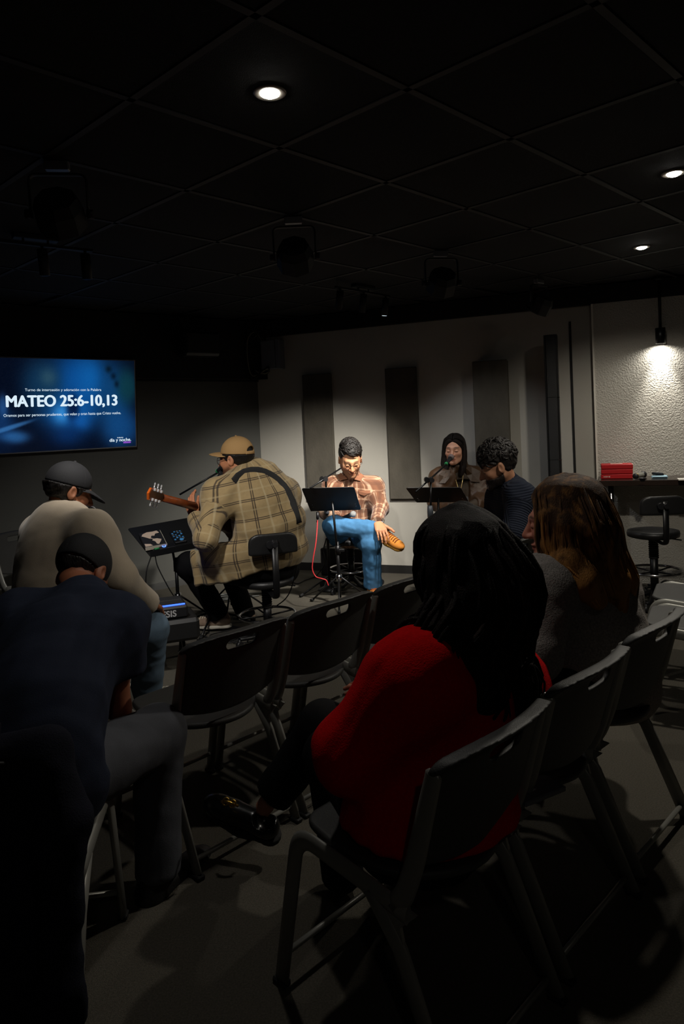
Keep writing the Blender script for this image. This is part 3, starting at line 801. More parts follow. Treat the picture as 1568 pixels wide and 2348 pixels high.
    def cap(s, m, m2, brim=True, opening=False, tilt=0.0, bl=.078, zc=.028, droop=.0):
        def dome(P):
            q = s.loc(P); y, z = q[:, 1], q[:, 2]; zz = z - tilt * y
            o = sd_el(q, (0, -.018, .040), (.0875, .108, .100)); i = sd_el(q, (0, -.018, .037), (.0785, .0985, .0905))
            seam = .0012 * np.exp(-(np.abs(np.sin(np.arctan2(q[:, 0], y + .018) * 3)) / .05) ** 2) * (z < .13)
            d = smax(smax(o + seam, -i, .003), (zc - zz) * .95, .004)
            if opening: d = smax(d, -sd_el(q, (0, -.125, zc + .018 + tilt * -.12), (.042, .05, .030)), .004)
            return d * s.hs
        lo, hi = s.hbox((-.11, -.15, -.03), (.11, .12, .17)); c = SM().add(*mesh_sdf(dome, lo, hi, .0040)).build(s.root, 'cap', m)
        if opening: part(c, 'strap', MB().tube([s.wd((.087 * math.sin(t), -.018 - .108 * math.cos(t), zc + .010 + tilt * -.12)) for t in np.linspace(-.62, .62, 15)], .011, 8, flat=(1, .25), ref=s.hR[:, 2]), m2)
        if brim:
            def br(P):
                q = s.loc(P); x, y, z = q[:, 0], q[:, 1], q[:, 2]
                zb = zc + tilt * y + .006 - .9 * x * x / .09 * .30 - droop * np.clip(y - .07, 0, 1) - 1.5 * np.clip(y - .09, 0, 1) ** 2
                ol = sd_el(np.stack([x, y, 0 * x], 1), (0, .05, 0), (.086, .05 + bl, .1)); inn = sd_el(np.stack([x, y, 0 * x], 1), (0, -.018, 0), (.082, .100, .1))
                return smax(smax(smax(ol, -inn, .004), np.abs(z - zb) - .0035, .003), .0 - y, .003) * s.hs
            lo, hi = s.hbox((-.1, -.01, -.12), (.1, .17, .09)); SM().add(*mesh_sdf(br, lo, hi, .0038)).build(c, 'brim', m)
        part(c, 'button', MB().lathe([(.001, .006), (.006, .004), (.008, 0), (.008, -.004)][::-1], s.wd((0, -.018, .140)), 10, rot=s.hR), m2)
        return c
def jm(**k): return {a: np.asarray(b, float) for a, b in k.items()}
M_BLACKP = mat('black_trousers', '#0e0e10', .9, bump=.3, bscale=600, spec=.15)
M_JEAN = mat('blue_denim', '#44749e', .9, bump=.5, bscale=400, var=.14, vscale=22, spec=.2)
M_JEAN2 = mat('faded_denim', '#5f7488', .9, bump=.4, bscale=600, var=.15, vscale=20)
M_JEAN3 = mat('charcoal_denim', '#42444a', .9, bump=.4, bscale=600, var=.15, vscale=14)
SOLE_W = mat('white_sole', '#b9b2a4', .7); SOLE_K = mat('black_sole', '#161616', .8)

# --- guitarist: tan cap, tan checked shirt
J = jm(pelvis=W(612, 1296, 4.55), waist=W(618, 1200, 4.52), neck=W(570, 1082, 4.54), head=W(540, 1052, 4.53),
       shL=W(502, 1136, 4.36), shR=W(652, 1134, 4.76), elL=W(472, 1235, 4.22), elR=W(664, 1215, 4.92), wrL=W(449, 1187, 4.42), wrR=W(585, 1215, 4.98),
       hipL=W(570, 1305, 4.47), hipR=W(648, 1303, 4.72), knL=W(433, 1296, 4.62), knR=W(520, 1290, 5.1), anL=W(503, 1410, 4.78), anR=W(566, 1415, 5.08))
pg = Person('guitarist in tan cap and tan checked shirt playing with his back turned', J, (-.92, .38, -.06), skin='#b57a58', hair='#14100e', hs=1.07, jaw=1.12)
Lh = hand_prims(W(446, 1186, 4.43), W(437, 1160, 4.44) - W(446, 1186, 4.43), A(.45, .85, .1), -1, (.35, .5, .55, .6), thumb=(.85, .55, .0), tcurl=.1, s=1.05)
Rh = hand_prims(J['wrR'], A(-.7, -.1, -.3), A(-.4, -.8, 0), -1, .4)
PW = ((.0, .225, .20), (.25, .245, .215), (.5, .25, .205), (.72, .245, .185), (.88, .205, .15))
pg.make_body(WID, (Lh, Rh), beard=.7)
_dx = nrm(W(434, 1300, 4.52) - W(570, 1290, 4.36)); DRC = W(500, 1298, 4.40); _dz = nrm(A(0, 0, 1) - _dx * _dx[2]); DRR = np.stack([_dx, np.cross(_dz, _dx), _dz], 1)
def drape(P, d):
    e = sd_box(P, DRC, (.185, .022, .12), DRR, .02) + .008 * np.sin((P @ DRR[:, 0].astype(np.float32)) * 55)
    e = smin(e, sd_rc(P, W(575, 1262, 4.42), W(500, 1285, 4.42), .10, .09), .08)
    d = smin(d, e, .06)
    hem = (P - FL(430, 1357, .42).astype(np.float32)); 
    return smax(d, -(P[:, 2] - np.interp(P[:, 0], [-1.1, -.985, -.79, -.54, -.3], [.37, .385, .425, .50, .50]).astype(np.float32)), .012)
M_TAN = plaid_mat('tan_check_cloth', '#97815a', [(0, .135, .0, .003, '#2b2018', .85), (0, .135, .011, .003, '#2b2018', .85), (1, .125, .02, .003, '#2b2018', .85), (1, .125, .031, .003, '#2b2018', .85), (0, .135, .072, .005, '#b5a684', .5), (1, .125, .088, .005, '#ad9c78', .4)])
pg.upper('shirt', M_TAN, PW, h=.0095, infl=.012, arm=1.28, wr=Wr(3, 26, 7), wamp=.011, neckcut=.066, collar=1, extra=drape, shr=.075, k=.09)
pg.legs('trousers', M_BLACKP, infl=.012, th=(.105, .078), sh=(.07, .058), hipr=(.21, .17), wr=Wr(4, 30), wamp=.005)
BOOT = mat('taupe_suede', '#8d7764', .8, bump=.3)
shoe(pg.root, J['anL'], (-.75, .25, -.05), BOOT, SOLE_W, s=1.05, lace=mat('pale_lace', '#c9bda8', .8))
shoe(pg.root, J['anR'], (-.75, .3, 0), BOOT, SOLE_W, s=1.05, lace=MATS['pale_lace'])
pg.short_hair(HAIR_BLACK, vol=.014, back=-.098, side=-.035, front=.05, capz=(.030, .10))
CAPT = mat('tan_cap_cloth', '#a98555', .85, bump=.3, bscale=700); pg.cap(CAPT, CAPT, opening=True, tilt=.10, zc=.032)
pg.glasses(mat('dark_glasses', '#26201c', .3))
for k, sock in ((J['anL'], 'L'),):
    part(pg.root, 'sock', MB().tube([k + A(0, 0, -.02), k + A(-.003, 0, .02), k + A(-.012, -.01, .055)], [.043, .041, .043], 14), mat('white_sock', '#b9aca4', .9))
# guitar strap over the back
_st = bez([W(520, 1100, 4.20) , W(556, 1080, 4.30), W(597, 1081, 4.345), W(642, 1107, 4.45), W(672, 1150, 4.63), W(680, 1190, 4.82)], 8)
STRAP_PTS = [trace(pg.fn, u, v, 3.9, 5.2, .008) for u, v in ((536, 1104), (546, 1092), (560, 1083), (576, 1079), (592, 1079), (607, 1083), (622, 1090), (637, 1101), (650, 1114), (661, 1130), (669, 1148), (675, 1166), (680, 1184), (684, 1200))]

# --- man in brown check shirt and jeans, legs crossed
J = jm(pelvis=W(800, 1222, 5.86), waist=W(802, 1165, 5.86), neck=W(805, 1096, 5.76), head=W(803, 1053, 5.66),
       shR=W(762, 1117, 5.78), shL=W(856, 1117, 5.76), elR=W(748, 1172, 5.76), elL=W(872, 1166, 5.70), wrR=W(776, 1190, 5.50), wrL=W(864, 1196, 5.42),
       hipR=W(776, 1226, 5.82), hipL=W(826, 1228, 5.80), knR=W(764, 1206, 5.42), knL=W(851, 1246, 5.36), anR=W(872, 1216, 5.36), anL=W(855, 1342, 5.46))
pj = Person('man in brown checked shirt and blue jeans with one leg crossed, reading on a stool', J, (.10, -.86, -.44), skin='#c08a66', hair='#191411', hs=1.12, jaw=1.1)
Lh = hand_prims(W(866, 1199, 5.335), W(872, 1212, 5.275) - W(866, 1199, 5.335), A(0, .55, -.85), 1, (.35, .4, .4, .4), s=1.08)
Rh = hand_prims(J['wrR'], A(.8, -.3, .0), A(.1, .3, -1), -1, .5)
pj.make_body(WID, (Lh, Rh), beard=.45)
M_BRN = plaid_mat('brown_check_cloth', '#7f5239', [(0, .085, .0, .006, '#d3b295', .75), (0, .085, .018, .003, '#c59d7d', .6), (1, .085, .0, .005, '#d0ab8c', .6), (1, .085, .03, .012, '#5d3a28', .6), (0, .085, .045, .012, '#5f3b29', .6)])
pj.upper('shirt', M_BRN, ((.0, .19, .14), (.25, .175, .135), (.5, .175, .13), (.72, .18, .125)), h=.0095, infl=.014, arm=1.12, wr=Wr(9, 30, 7), wamp=.008, neckcut=.062, collar=1)
for pl_ in ([(781, 1084), (774, 1089), (779, 1102), (797, 1098), (800, 1092)], [(828, 1085), (834, 1091), (826, 1103), (809, 1098), (807, 1092)]): patch(pj.root, 'collar_point', pj.fn, pl_, 5.3, 6.0, mat('brown_collar', '#8a5a40', .85), .010, .008)
patch(pj.root, 'chest_pocket', pj.fn, [(822, 1126), (849, 1124), (848, 1131), (835, 1137), (823, 1133)], 5.3, 6.0, MATS['brown_collar'], .007, .006)
sm = pj.legs('jeans', M_JEAN, infl=.010, th=(.092, .07), sh=(.066, .062), wr=Wr(12, 42, 6), wamp=.011, cuff=-.01)
ORG = mat('orange_knit', '#e39035', .8, bump=.5, bscale=300)
shoe(pj.root, W(882, 1219, 5.34), W(918, 1240, 5.2) - W(882, 1219, 5.34), ORG, mat('amber_sole', '#b9862f', .7), up=(.35, -.75, .6), lace=mat('orange_lace', '#8a4314', .8))
shoe(pj.root, J['anL'] + A(0, -.0, -.01), (.12, -1, 0), ORG, MATS['amber_sole'], lace=MATS['orange_lace'])
part(pj.root, 'sock', MB().cyl(W(864, 1214, 5.37), W(888, 1221, 5.33), .044, 14), mat('dark_sock', '#33302f', .9))
pj.short_hair(HAIR_BLACK, vol=.016, back=-.06, side=.0, front=.088, amp=.006, seed=5, lat=.5, top=.006, fl=45, tuft=(230, (-.8, .15, .15), .06, .0050, lambda q: q[2] > .085))
pj.glasses(mat('brown_glasses', '#3a2418', .3))
wp = W(866, 1196, 5.40); part(pj.root, 'wristwatch', MB().tube([wp + .043 * (math.cos(t) * A(1, 0, .2) + math.sin(t) * nrm(A(-.1, .6, .5))) for t in np.linspace(0, 6.283, 17)], .009, 8, caps=False), mat('steel_watch', '#8f867a', .3, .8))

# --- singer with long dark hair and brown jacket
J = jm(pelvis=W(1060, 1215, 5.74), waist=W(1058, 1160, 5.76), neck=W(1050, 1076, 5.70), head=W(1042, 1031, 5.64),
       shR=W(1012, 1100, 5.66), shL=W(1094, 1098, 5.78), elR=W(1002, 1150, 5.60), elL=W(1114, 1146, 5.66), wrR=W(1035, 1168, 5.42), wrL=W(1072, 1165, 5.44),
       hipR=W(1034, 1222, 5.70), hipL=W(1084, 1222, 5.74), knR=W(1015, 1240, 5.30), knL=W(1075, 1245, 5.28), anR=W(1010, 1345, 5.35), anL=W(1062, 1345, 5.30))
ps = Person('woman with long dark hair and brown jacket singing into a microphone', J, (-.36, -.92, -.06), skin='#c9967c', hair='#120d0c', hs=1.0)
Rh = hand_prims(J['wrR'], A(.8, -.3, -.2), A(0, .3, -1), -1, .4, s=.9); Lh = hand_prims(J['wrL'], A(-.8, -.4, -.1), A(0, .3, -1), 1, .4, s=.9)
ps.make_body(WID, (Lh, Rh), lips=srgb('#a85c50'))
M_JKT = mat('brown_leather', '#452f1d', .5, bump=.35, bscale=120, var=.1)
_jl = nrm(J['shR'] - J['shL']).astype(np.float32); _jf = nrm(A(_jl[1], -_jl[0], 0) * (1 if A(_jl[1], -_jl[0], 0)[1] < 0 else -1)).astype(np.float32)
ps.upper('jacket', M_JKT, ((.0, .19, .15), (.25, .18, .14), (.5, .18, .135), (.72, .185, .13)), h=.0095, infl=.022, arm=1.15, wr=Wr(21, 28, 6), wamp=.012, neckcut=.075, collar=1, extra=lambda P, d: smax(d, -smax(np.abs((P - J['neck'].astype(np.float32)) @ _jl) - (.055 + .10 * np.clip((P - J['neck'].astype(np.float32))[:, 2] + .12, -.2, .1)), .02 - (P - J['neck'].astype(np.float32)) @ _jf, .02), .012))
_b = ps.fn; ps.upper('sweater', mat('taupe_knit', '#453a30', .9, bump=.5, bscale=300), WID, h=.0105, infl=.004, neckcut=.056); ps.fn = _b
LAPEL = mat('brown_leather_lapel', '#3d2a1a', .45, bump=.3, bscale=120)
patch(ps.root, 'lapel', ps.fn, [(1066, 1072), (1080, 1070), (1100, 1080), (1100, 1106), (1080, 1104), (1070, 1090)], 5.2, 6.0, LAPEL, .012, .01)
patch(ps.root, 'lapel', ps.fn, [(1032, 1078), (1020, 1078), (1006, 1088), (1006, 1108), (1020, 1108), (1030, 1096)], 5.2, 6.0, LAPEL, .012, .01)
part(ps.root, 'turtleneck', MB().tube([J['neck'] + A(0, -.045, -.10), J['neck'] + A(-.004, -.022, -.04), J['neck'] + A(-.008, -.006, .01), W(1044, 1060, 5.67)], [.085, .075, .060, .056], 18, flat=(1, .9)), MATS['taupe_knit'])
_n = J['neck']; _q = [_n + A(-.055, -.05, .0), _n + A(-.04, -.125, -.09), _n + A(-.022, -.165, -.165), _n + A(.01, -.13, -.09), _n + A(.035, -.06, .0)]
neck = part(ps.root, 'necklace', MB().tube(bez(_q, 8), .0028, 6), mat('gold_chain', '#c9ad72', .3, .9))
part(neck, 'pendant', MB().tube([_q[2] + A(.016 * math.cos(t), -.006, .016 * math.sin(t) - .018) for t in np.linspace(0, 6.283, 15)], .003, 6, caps=False).box(_q[2] + A(0, -.006, -.052), (.014, .004, .03), None, .002), MATS['gold_chain'])
ps.legs('trousers', M_BLACKP, infl=.008)
shoe(ps.root, J['anR'] + A(0, 0, 0), (-.2, -1, 0), SOLE_K, SOLE_K, s=.9); shoe(ps.root, J['anL'], (-.1, -1, 0), SOLE_K, SOLE_K, s=.9)
def long_hair(pp, name, m, crown, chains, locks, c_top, c_end, z_top, z_end, vol=.014, seed=2, curl=0.0, lr=.009, hz=(-.02, .09), k=.03, h=.006, part_=.006):
    chains = [[(pp.wd((float(pp.loc(c[0][0])[0]) * .15, float(pp.loc(c[0][0])[1]) * .7 - .005, .118 + vol)), .010)] + list(c) for c in chains]
    """cap of hair plus falling chains of round cones, with separate locks over them"""
    w = Wr(seed, 42, 6)
    def fn(P):
        q = pp.loc(P); y, z = q[:, 1], q[:, 2]
        d = sd_el(q, (0, -.02, .038), (.080 + vol, .100 + vol, .090 + vol))
        cut = np.interp(y, [-.12, -.05, .0, .05, .085], [-.2, -.2, -.12, hz[0], hz[1]]).astype(np.float32)
        d = smax(d, (cut - z) * .8, .012) * pp.hs
        for ch in chains:
            e = U([sd_rc(P, a[0], b[0], a[1], b[1]) for a, b in zip(ch[:-1], ch[1:])], .02); d = smin(d, e, k)
        face = sd_el(q, (0, .118, -.035), (.062, .085, .088)) * pp.hs
        d = d + part_ * np.exp(-(q[:, 0] / .007) ** 2) * (z > .06)
        return smax(d + .006 * w(P * A(1, 1, .35).astype(np.float32)), -face, .012)
    pts = [a[0] for ch in chains for a in ch] + [pp.wd((x, y, z)) for x in (-.1, .1) for y in (-.12, .1) for z in (-.1, .14)]
    lo, hi = bounds(pts, .09); V, F = mesh_sdf(fn, lo, hi, h); s = SM()
    def colr(V):
        t = np.clip((V[:, 2] - z_top) / (z_end - z_top), 0, 1)[:, None]; n = (Wr(seed + 3, 190, 5)(np.asarray(V, np.float32) * A(1, 1, .10).astype(np.float32)))[:, None]
        t = np.clip(t + .8 * n, 0, 1); return np.asarray(c_top)[None] * (1 - t) + np.asarray(c_end)[None] * t
    s.add(V, F, colr(V))
    r = np.random.RandomState(seed)
    for i in range(220):
        sg = 1 if r.rand() < .5 else -1; y0 = -.095 + .165 * r.rand(); ln = .9 + 1.0 * r.rand(); P = []
        for j in range(8):
            th = .04 + ln * j / 7; yy = y0 - .035 * (j / 7) * (1 if y0 < .03 else 1.6); f = math.sqrt(max(.05, 1 - ((yy + .02) / (.102 + vol)) ** 2))
            P.append(pp.wd((sg * (.081 + vol) * f * math.sin(th), yy, .038 + (.091 + vol) * f * math.cos(th))))
        q = pp.loc(np.array(P))
        if (sd_el(q, (0, .118, -.035), (.052, .075, .08)) < 0).any(): continue
        s.tubes([P], [[lr * .9 * w_ for w_ in (.5, .8, 1, 1, 1, .9, .7, .2)]], 5, [colr(np.array(P)) * (.35 + .9 * r.rand())])
    for i in range(locks):
        ch = chains[r.randint(len(chains))]; a = r.rand() * 6.283; rr = .88 + .2 * r.rand(); P = []
        end = 1 if r.rand() < .6 else .85
        ph = r.rand() * 6.28
        ctr = bez([c[0] for c in ch], 5); rad = np.interp(np.linspace(0, 1, len(ctr)), np.linspace(0, 1, len(ch)), [c[1] for c in ch])
        m_ = max(4, int(len(ctr) * end))
        for j in range(m_):
            t = j / (len(ctr) - 1); tn = nrm(ctr[min(j + 1, len(ctr) - 1)] - ctr[max(j - 1, 0)]); u = nrm(np.cross(tn, A(.3, 1, .1))); v = np.cross(tn, u); aa = a + .25 * math.sin(3 * t + ph)
            p = ctr[j] + (math.cos(aa) * u + math.sin(aa) * v) * rad[j] * rr
            if curl: p = p + curl * (t ** .7) * (math.cos(14 * t + ph) * u + math.sin(14 * t + ph) * v)
            P.append(p)
        if len(P) < 4: continue
        q = pp.loc(np.array(P)); bad = sd_el(q, (0, .118, -.035), (.048, .07, .07)) < 0
        if bad.any(): continue
        R = [lr * (.4 + .9 * math.sin(math.pi * min(.96, .12 + .85 * j / (len(P) - 1)))) for j in range(len(P))]
        s.tubes([P], [R], 5, [colr(np.array(P)) * (.5 + 1.1 * r.rand())])
    return s.build(pp.root, name, m)
hc = ps.wd
DK = A(*srgb('#15100e'))
HAIR_LONG = mat('long_hair', '#120e0c', .6, attr='skin_tint', bump=.8, bscale=110, stretch=(4, 4, .35), spec=.12)
long_hair(ps, 'hair', HAIR_LONG, None,
          [[(hc((-.050, -.01, .07)), .030), (hc((-.074, .0, .0)), .019), (hc((-.074, .01, -.08)), .020), (hc((-.066, .03, -.15)), .022), (hc((-.05, .05, -.21)), .014)],
           [(hc((.05, -.01, .07)), .035), (hc((.078, .0, .0)), .020), (hc((.078, .015, -.08)), .024), (hc((.074, .05, -.16)), .028), (hc((.062, .08, -.25)), .018)],
           [(hc((.04, -.06, .06)), .05), (hc((.075, -.05, -.03)), .035), (hc((.09, -.04, -.12)), .036), (hc((.10, -.03, -.19)), .02)],
           [(hc((0, -.08, .05)), .06), (hc((0, -.09, -.06)), .06), (hc((0, -.10, -.2)), .05)]],
          180, DK * 1.3, DK * 1.8, 1.3, .9, vol=.005, seed=31, lr=.006, hz=(.0, .105), k=.02)

# --- bearded man in navy cardigan, in profile
J = jm(pelvis=W(1192, 1262, 4.42), waist=W(1190, 1190, 4.46), neck=W(1168, 1112, 4.40), head=W(1140, 1070, 4.37),
       shL=W(1192, 1140, 4.22), shR=W(1150, 1136, 4.60), elL=W(1178, 1222, 4.10), elR=W(1120, 1215, 4.60), wrL=W(1112, 1238, 4.16), wrR=W(1085, 1235, 4.50),
       hipL=W(1196, 1272, 4.32), hipR=W(1176, 1266, 4.54), knL=W(1042, 1278, 4.30), knR=W(1052, 1268, 4.62), anL=W(1062, 1420, 4.42), anR=W(1072, 1400, 4.70))
pb = Person('bearded man in navy ribbed cardigan bowing his head, seated in profile', J, (-.94, .10, -.32), skin='#a8785c', hair='#171210', hs=1.07)
Lh = hand_prims(J['wrL'], A(-.8, .2, -.2), A(0, 0, -1), -1, .4); Rh = hand_prims(J['wrR'], A(-.8, -.1, -.2), A(0, 0, -1), 1, .4)
pb.make_body(WID, (Lh, Rh), beard=1.0)
M_NAVYC = mat('navy_knit', '#1a1f2c', .9, bump=.7, bscale=300, spec=.2)
_n = M_NAVYC.node_tree; _a = _n.nodes.new('ShaderNodeAttribute'); _a.attribute_name = 'cloth'; _s = _n.nodes.new('ShaderNodeSeparateXYZ'); _n.links.new(_a.outputs['Vector'], _s.inputs[0])
_k = _n.nodes.new('ShaderNodeMath'); _k.operation = 'MULTIPLY'; _k.inputs[1].default_value = 420; _n.links.new(_s.outputs[1], _k.inputs[0]); _w = _n.nodes.new('ShaderNodeMath'); _w.operation = 'SINE'; _n.links.new(_k.outputs[0], _w.inputs[0])
_b = [q for q in _n.nodes if q.type == 'BUMP'][0]; _n.links.new(_w.outputs[0], _b.inputs['Height']); _b.inputs['Strength'].default_value = .6; _b.inputs['Distance'].default_value = .003
pb.upper('cardigan', M_NAVYC, ((.0, .18, .13), (.25, .17, .125), (.5, .175, .125), (.72, .18, .125)), h=.0098, infl=.018, arm=1.12, wr=Wr(41, 30, 6), wamp=.007, neckcut=.06, collar=1)
pb.legs('trousers', M_BLACKP, infl=.008)
shoe(pb.root, J['anL'], (-1, .2, 0), SOLE_K, SOLE_K); shoe(pb.root, J['anR'], (-1, .2, 0), SOLE_K, SOLE_K)
pb.short_hair(HAIR_BLACK, vol=.020, back=-.05, side=.0, front=.055, amp=.010, seed=8, fl=110, lat=.4, top=.016, tuft=(260, None, .05, .0058, lambda q: q[2] > .05))
def beard(P):
    q = pb.loc(P); d = head_sdf(q) - .0025 + .002 * Wr(77, 120)(q); y, z = q[:, 1], q[:, 2]
    top = np.interp(y, [-.02, .02, .06, .1], [-.035, -.058, -.054, -.052]).astype(np.float32)
    m = sd_el(q, (0, .1, -.07), (.021, .03, .012)); return smax(smax(smax(d, z - top, .006), -m, .006), -.015 - y, .01) * pb.hs
lo, hi = pb.hbox((-.09, -.04, -.14), (.09, .13, 0)); SM().add(*mesh_sdf(beard, lo, hi, .0045), pb.hair * 2.4).build(pb.root, 'beard', HAIR_BLACK)

# --- woman in grey sweater with highlighted brown hair
J = jm(pelvis=W(1372, 1568, 2.36), waist=W(1362, 1450, 2.40), neck=W(1322, 1300, 2.34), head=W(1288, 1195, 2.29),
       shL=W(1246, 1352, 2.18), shR=W(1392, 1350, 2.52), elL=W(1224, 1500, 2.08), elR=W(1405, 1500, 2.62), wrL=W(1150, 1520, 2.40), wrR=W(1250, 1500, 2.72),
       hipL=W(1320, 1575, 2.26), hipR=W(1410, 1560, 2.46), knL=W(1105, 1560, 2.52), knR=W(1180, 1520, 2.74), anL=W(1115, 1800, 2.56), anR=W(1175, 1760, 2.8))
pw = Person('woman in grey knit sweater with long highlighted brown hair, seen in profile', J, (-.93, .34, -.10), skin='#bb7d68', hair='#2a1b12', hs=1.08)
Lh = hand_prims(J['wrL'], A(-.5, .6, 0), A(0, 0, -1), -1, .4); Rh = hand_prims(J['wrR'], A(-.5, .3, 0), A(0, 0, -1), 1, .4)
pw.make_body(WID, (Lh, Rh), h_head=.0036, lips=srgb('#a0574e'))
M_GREY = mat('grey_knit', '#8a847f', .95, bump=.8, bscale=240, var=.3, vscale=160, spec=.2)
pw.upper('sweater', M_GREY, ((.0, .21, .175), (.25, .205, .175), (.5, .195, .155), (.72, .18, .135)), h=.009, infl=.02, arm=1.25, wr=Wr(52, 28, 6), wamp=.009, neckcut=.062, collar=0)
pw.legs('trousers', M_BLACKP, infl=.01)
shoe(pw.root, J['anL'], (-.7, .7, 0), SOLE_K, SOLE_K); shoe(pw.root, J['anR'], (-.7, .7, 0), SOLE_K, SOLE_K)
hc = pw.wd
BR = A(*srgb('#3a281b')); BL = A(*srgb('#a5743f'))
long_hair(pw, 'hair', HAIR_LONG, None,
          [[(hc((-.045, .035, .09)), .035), (hc((-.088, .035, .03)), .036), (hc((-.092, .040, -.05)), .038), (hc((-.10, .02, -.13)), .040), (W(1290, 1296, 2.16), .036), (W(1332, 1340, 2.13), .034), (W(1366, 1385, 2.15), .016)],
           [(hc((-.05, -.01, .09)), .04), (hc((-.095, -.01, .0)), .045), (hc((-.10, -.015, -.10)), .05), (W(1335, 1330, 2.16), .055), (W(1372, 1375, 2.18), .028)],
           [(hc((-.03, -.06, .08)), .05), (hc((-.07, -.08, -.02)), .06), (W(1370, 1260, 2.24), .062), (W(1398, 1330, 2.26), .060), (W(1420, 1395, 2.27), .028)],
           [(hc((.0, -.08, .07)), .06), (hc((-.01, -.11, -.03)), .06), (W(1395, 1270, 2.32), .055), (W(1425, 1330, 2.34), .052), (W(1440, 1385, 2.36), .026)],
           [(hc((.05, -.03, .07)), .05), (hc((.08, -.04, -.04)), .05), (hc((.08, -.06, -.15)), .045)]],
          340, BR, BL, 1.10, .86, vol=.014, seed=33, lr=.0042, hz=(.01, .085), k=.03, h=.0062)

# --- woman in red sweater, nearest
J = jm(pelvis=W(985, 1900, 1.661), waist=W(1015, 1720, 1.661), neck=W(1065, 1452, 1.725), head=W(1050, 1300, 1.757),
       shL=W(948, 1560, 1.555), shR=W(1165, 1575, 1.896), elL=W(800, 1725, 1.555), elR=W(1150, 1760, 2.023), wrL=W(860, 1700, 1.86), wrR=W(905, 1602, 2.09),
       hipL=W(905, 1920, 1.597), hipR=W(1050, 1870, 1.810), knL=W(762, 1735, 1.917), knR=W(742, 1668, 2.109), anL=W(790, 2052, 2.045), anR=W(597, 1862, 2.151))
pr = Person('woman in red sweater with long dark curly hair and crossed legs, nearest the camera', J, (-.84, .50, -.20), skin='#a9705a', hair='#0f0b0a', hs=1.0)
Lh = hand_prims(J['wrL'], A(-.2, .8, .3), A(.5, 0, -.8), -1, .5, s=.92); Rh = hand_prims(J['wrR'], A(-.62, .15, .30), A(0, .3, -.9), 1, .35, s=.9)
pr.make_body(WID, (Lh, Rh), h_head=.0036)
M_RED = mat('red_knit', '#c00409', 1.0, bump=.6, bscale=260, var=.12, vscale=120, spec=.1)
pr.upper('sweater', M_RED, ((-.07, .215, .205), (.1, .21, .185), (.3, .185, .155), (.55, .175, .14), (.75, .175, .125)), h=.0085, infl=.022, arm=1.32, wr=Wr(61, 24, 6), wamp=.011, neckcut=.06, collar=1, extra=lambda P, d: smax(d, .442 - P[:, 2], .02))
pr.legs('trousers', M_BLACKP, h=.009, infl=.012, th=(.085, .068), sh=(.062, .05), wr=Wr(65, 30), wamp=.005, cuff=.075)
LOAF = mat('black_patent', '#0f0f10', .25)
s1 = shoe(pr.root, J['anR'] + A(-.005, 0, -.012), W(482, 1850, 2.194) - W(600, 1905, 2.130), LOAF, SOLE_K, up=(-.25, -.3, 1), s=.95, low=True)
shoe(pr.root, J['anL'], (-.5, .8, 0), LOAF, SOLE_K, s=.95, low=True)
bp_ = bez([W(508, 1838, 2.130), W(520, 1838, 2.114), W(533, 1843, 2.114), W(545, 1848, 2.130)], 5)
part(s1, 'buckle', MB().tube(bp_, .0045, 8).tube([bp_[4] + .010 * (math.cos(t) * A(1, 0, .2) + math.sin(t) * A(0, .3, 1)) for t in np.linspace(0, 6.283, 13)], .0028, 6, caps=False).tube([bp_[10] + .010 * (math.cos(t) * A(1, 0, .2) + math.sin(t) * A(0, .3, 1)) for t in np.linspace(0, 6.283, 13)], .0028, 6, caps=False), mat('brass', '#c9a24e', .3, 1.0))
hc = pr.wd
K1 = A(*srgb('#100b0a')); K2 = A(*srgb('#1c1310'))
long_hair(pr, 'hair', HAIR_LONG, None,
          [[(hc((-.05, .02, .08)), .05), (hc((-.092, .01, .0)), .05), (hc((-.098, .0, -.10)), .05), (W(960, 1470, 1.619), .045), (W(925, 1490, 1.597), .016)],
           [(hc((-.06, -.03, .06)), .06), (hc((-.10, -.04, -.06)), .075), (W(1040, 1490, 1.597), .085), (W(1080, 1570, 1.597), .080), (W(1105, 1640, 1.640), .045)],
           [(hc((0, -.07, .06)), .07), (hc((-.02, -.11, -.08)), .085), (W(1110, 1500, 1.704), .095), (W(1150, 1580, 1.725), .085), (W(1165, 1650, 1.768), .04)],
           [(hc((.06, -.04, .05)), .06), (hc((.09, -.08, -.08)), .07), (W(1150, 1490, 1.832), .065), (W(1180, 1560, 1.874), .05)]],
          320, K1, K2, 1.2, .8, vol=.022, seed=35, curl=.026, lr=.0055, hz=(.0, .085), k=.04, h=.0065)

# --- man in navy T-shirt bent forward
J = jm(pelvis=W(75, 1805, 1.74), waist=W(95, 1600, 1.84), neck=W(188, 1372, 2.20), head=W(190, 1318, 2.36),
       shL=W(50, 1430, 2.12), shR=W(262, 1440, 2.08), elL=W(40, 1640, 2.24), elR=W(274, 1628, 2.06), wrL=W(150, 1585, 2.36), wrR=W(218, 1580, 2.32),
       hipL=W(10, 1800, 1.78), hipR=W(160, 1790, 1.76), knL=W(60, 1660, 2.22), knR=W(362, 1680, 2.12), anL=W(60, 1960, 2.26), anR=W(362, 2008, 2.06))
pn = Person('man in navy T-shirt and backward dark cap bent forward with elbows on knees', J, (.22, .62, -.75), (.1, .7, .6), skin='#9b6044', hair='#120e0c', hs=1.0)
Rh = hand_prims(J['wrR'], A(-.3, .5, .5), A(-.8, 0, .2), 1, .7); Lh = hand_prims(J['wrL'], A(.4, .4, .4), A(.8, 0, .2), -1, .7)
pn.make_body(WID, (Lh, Rh), thin=-.014, arm=1.12)
M_NAVYT = mat('navy_cotton', '#222838', .9, bump=.3, bscale=500, spec=.2)
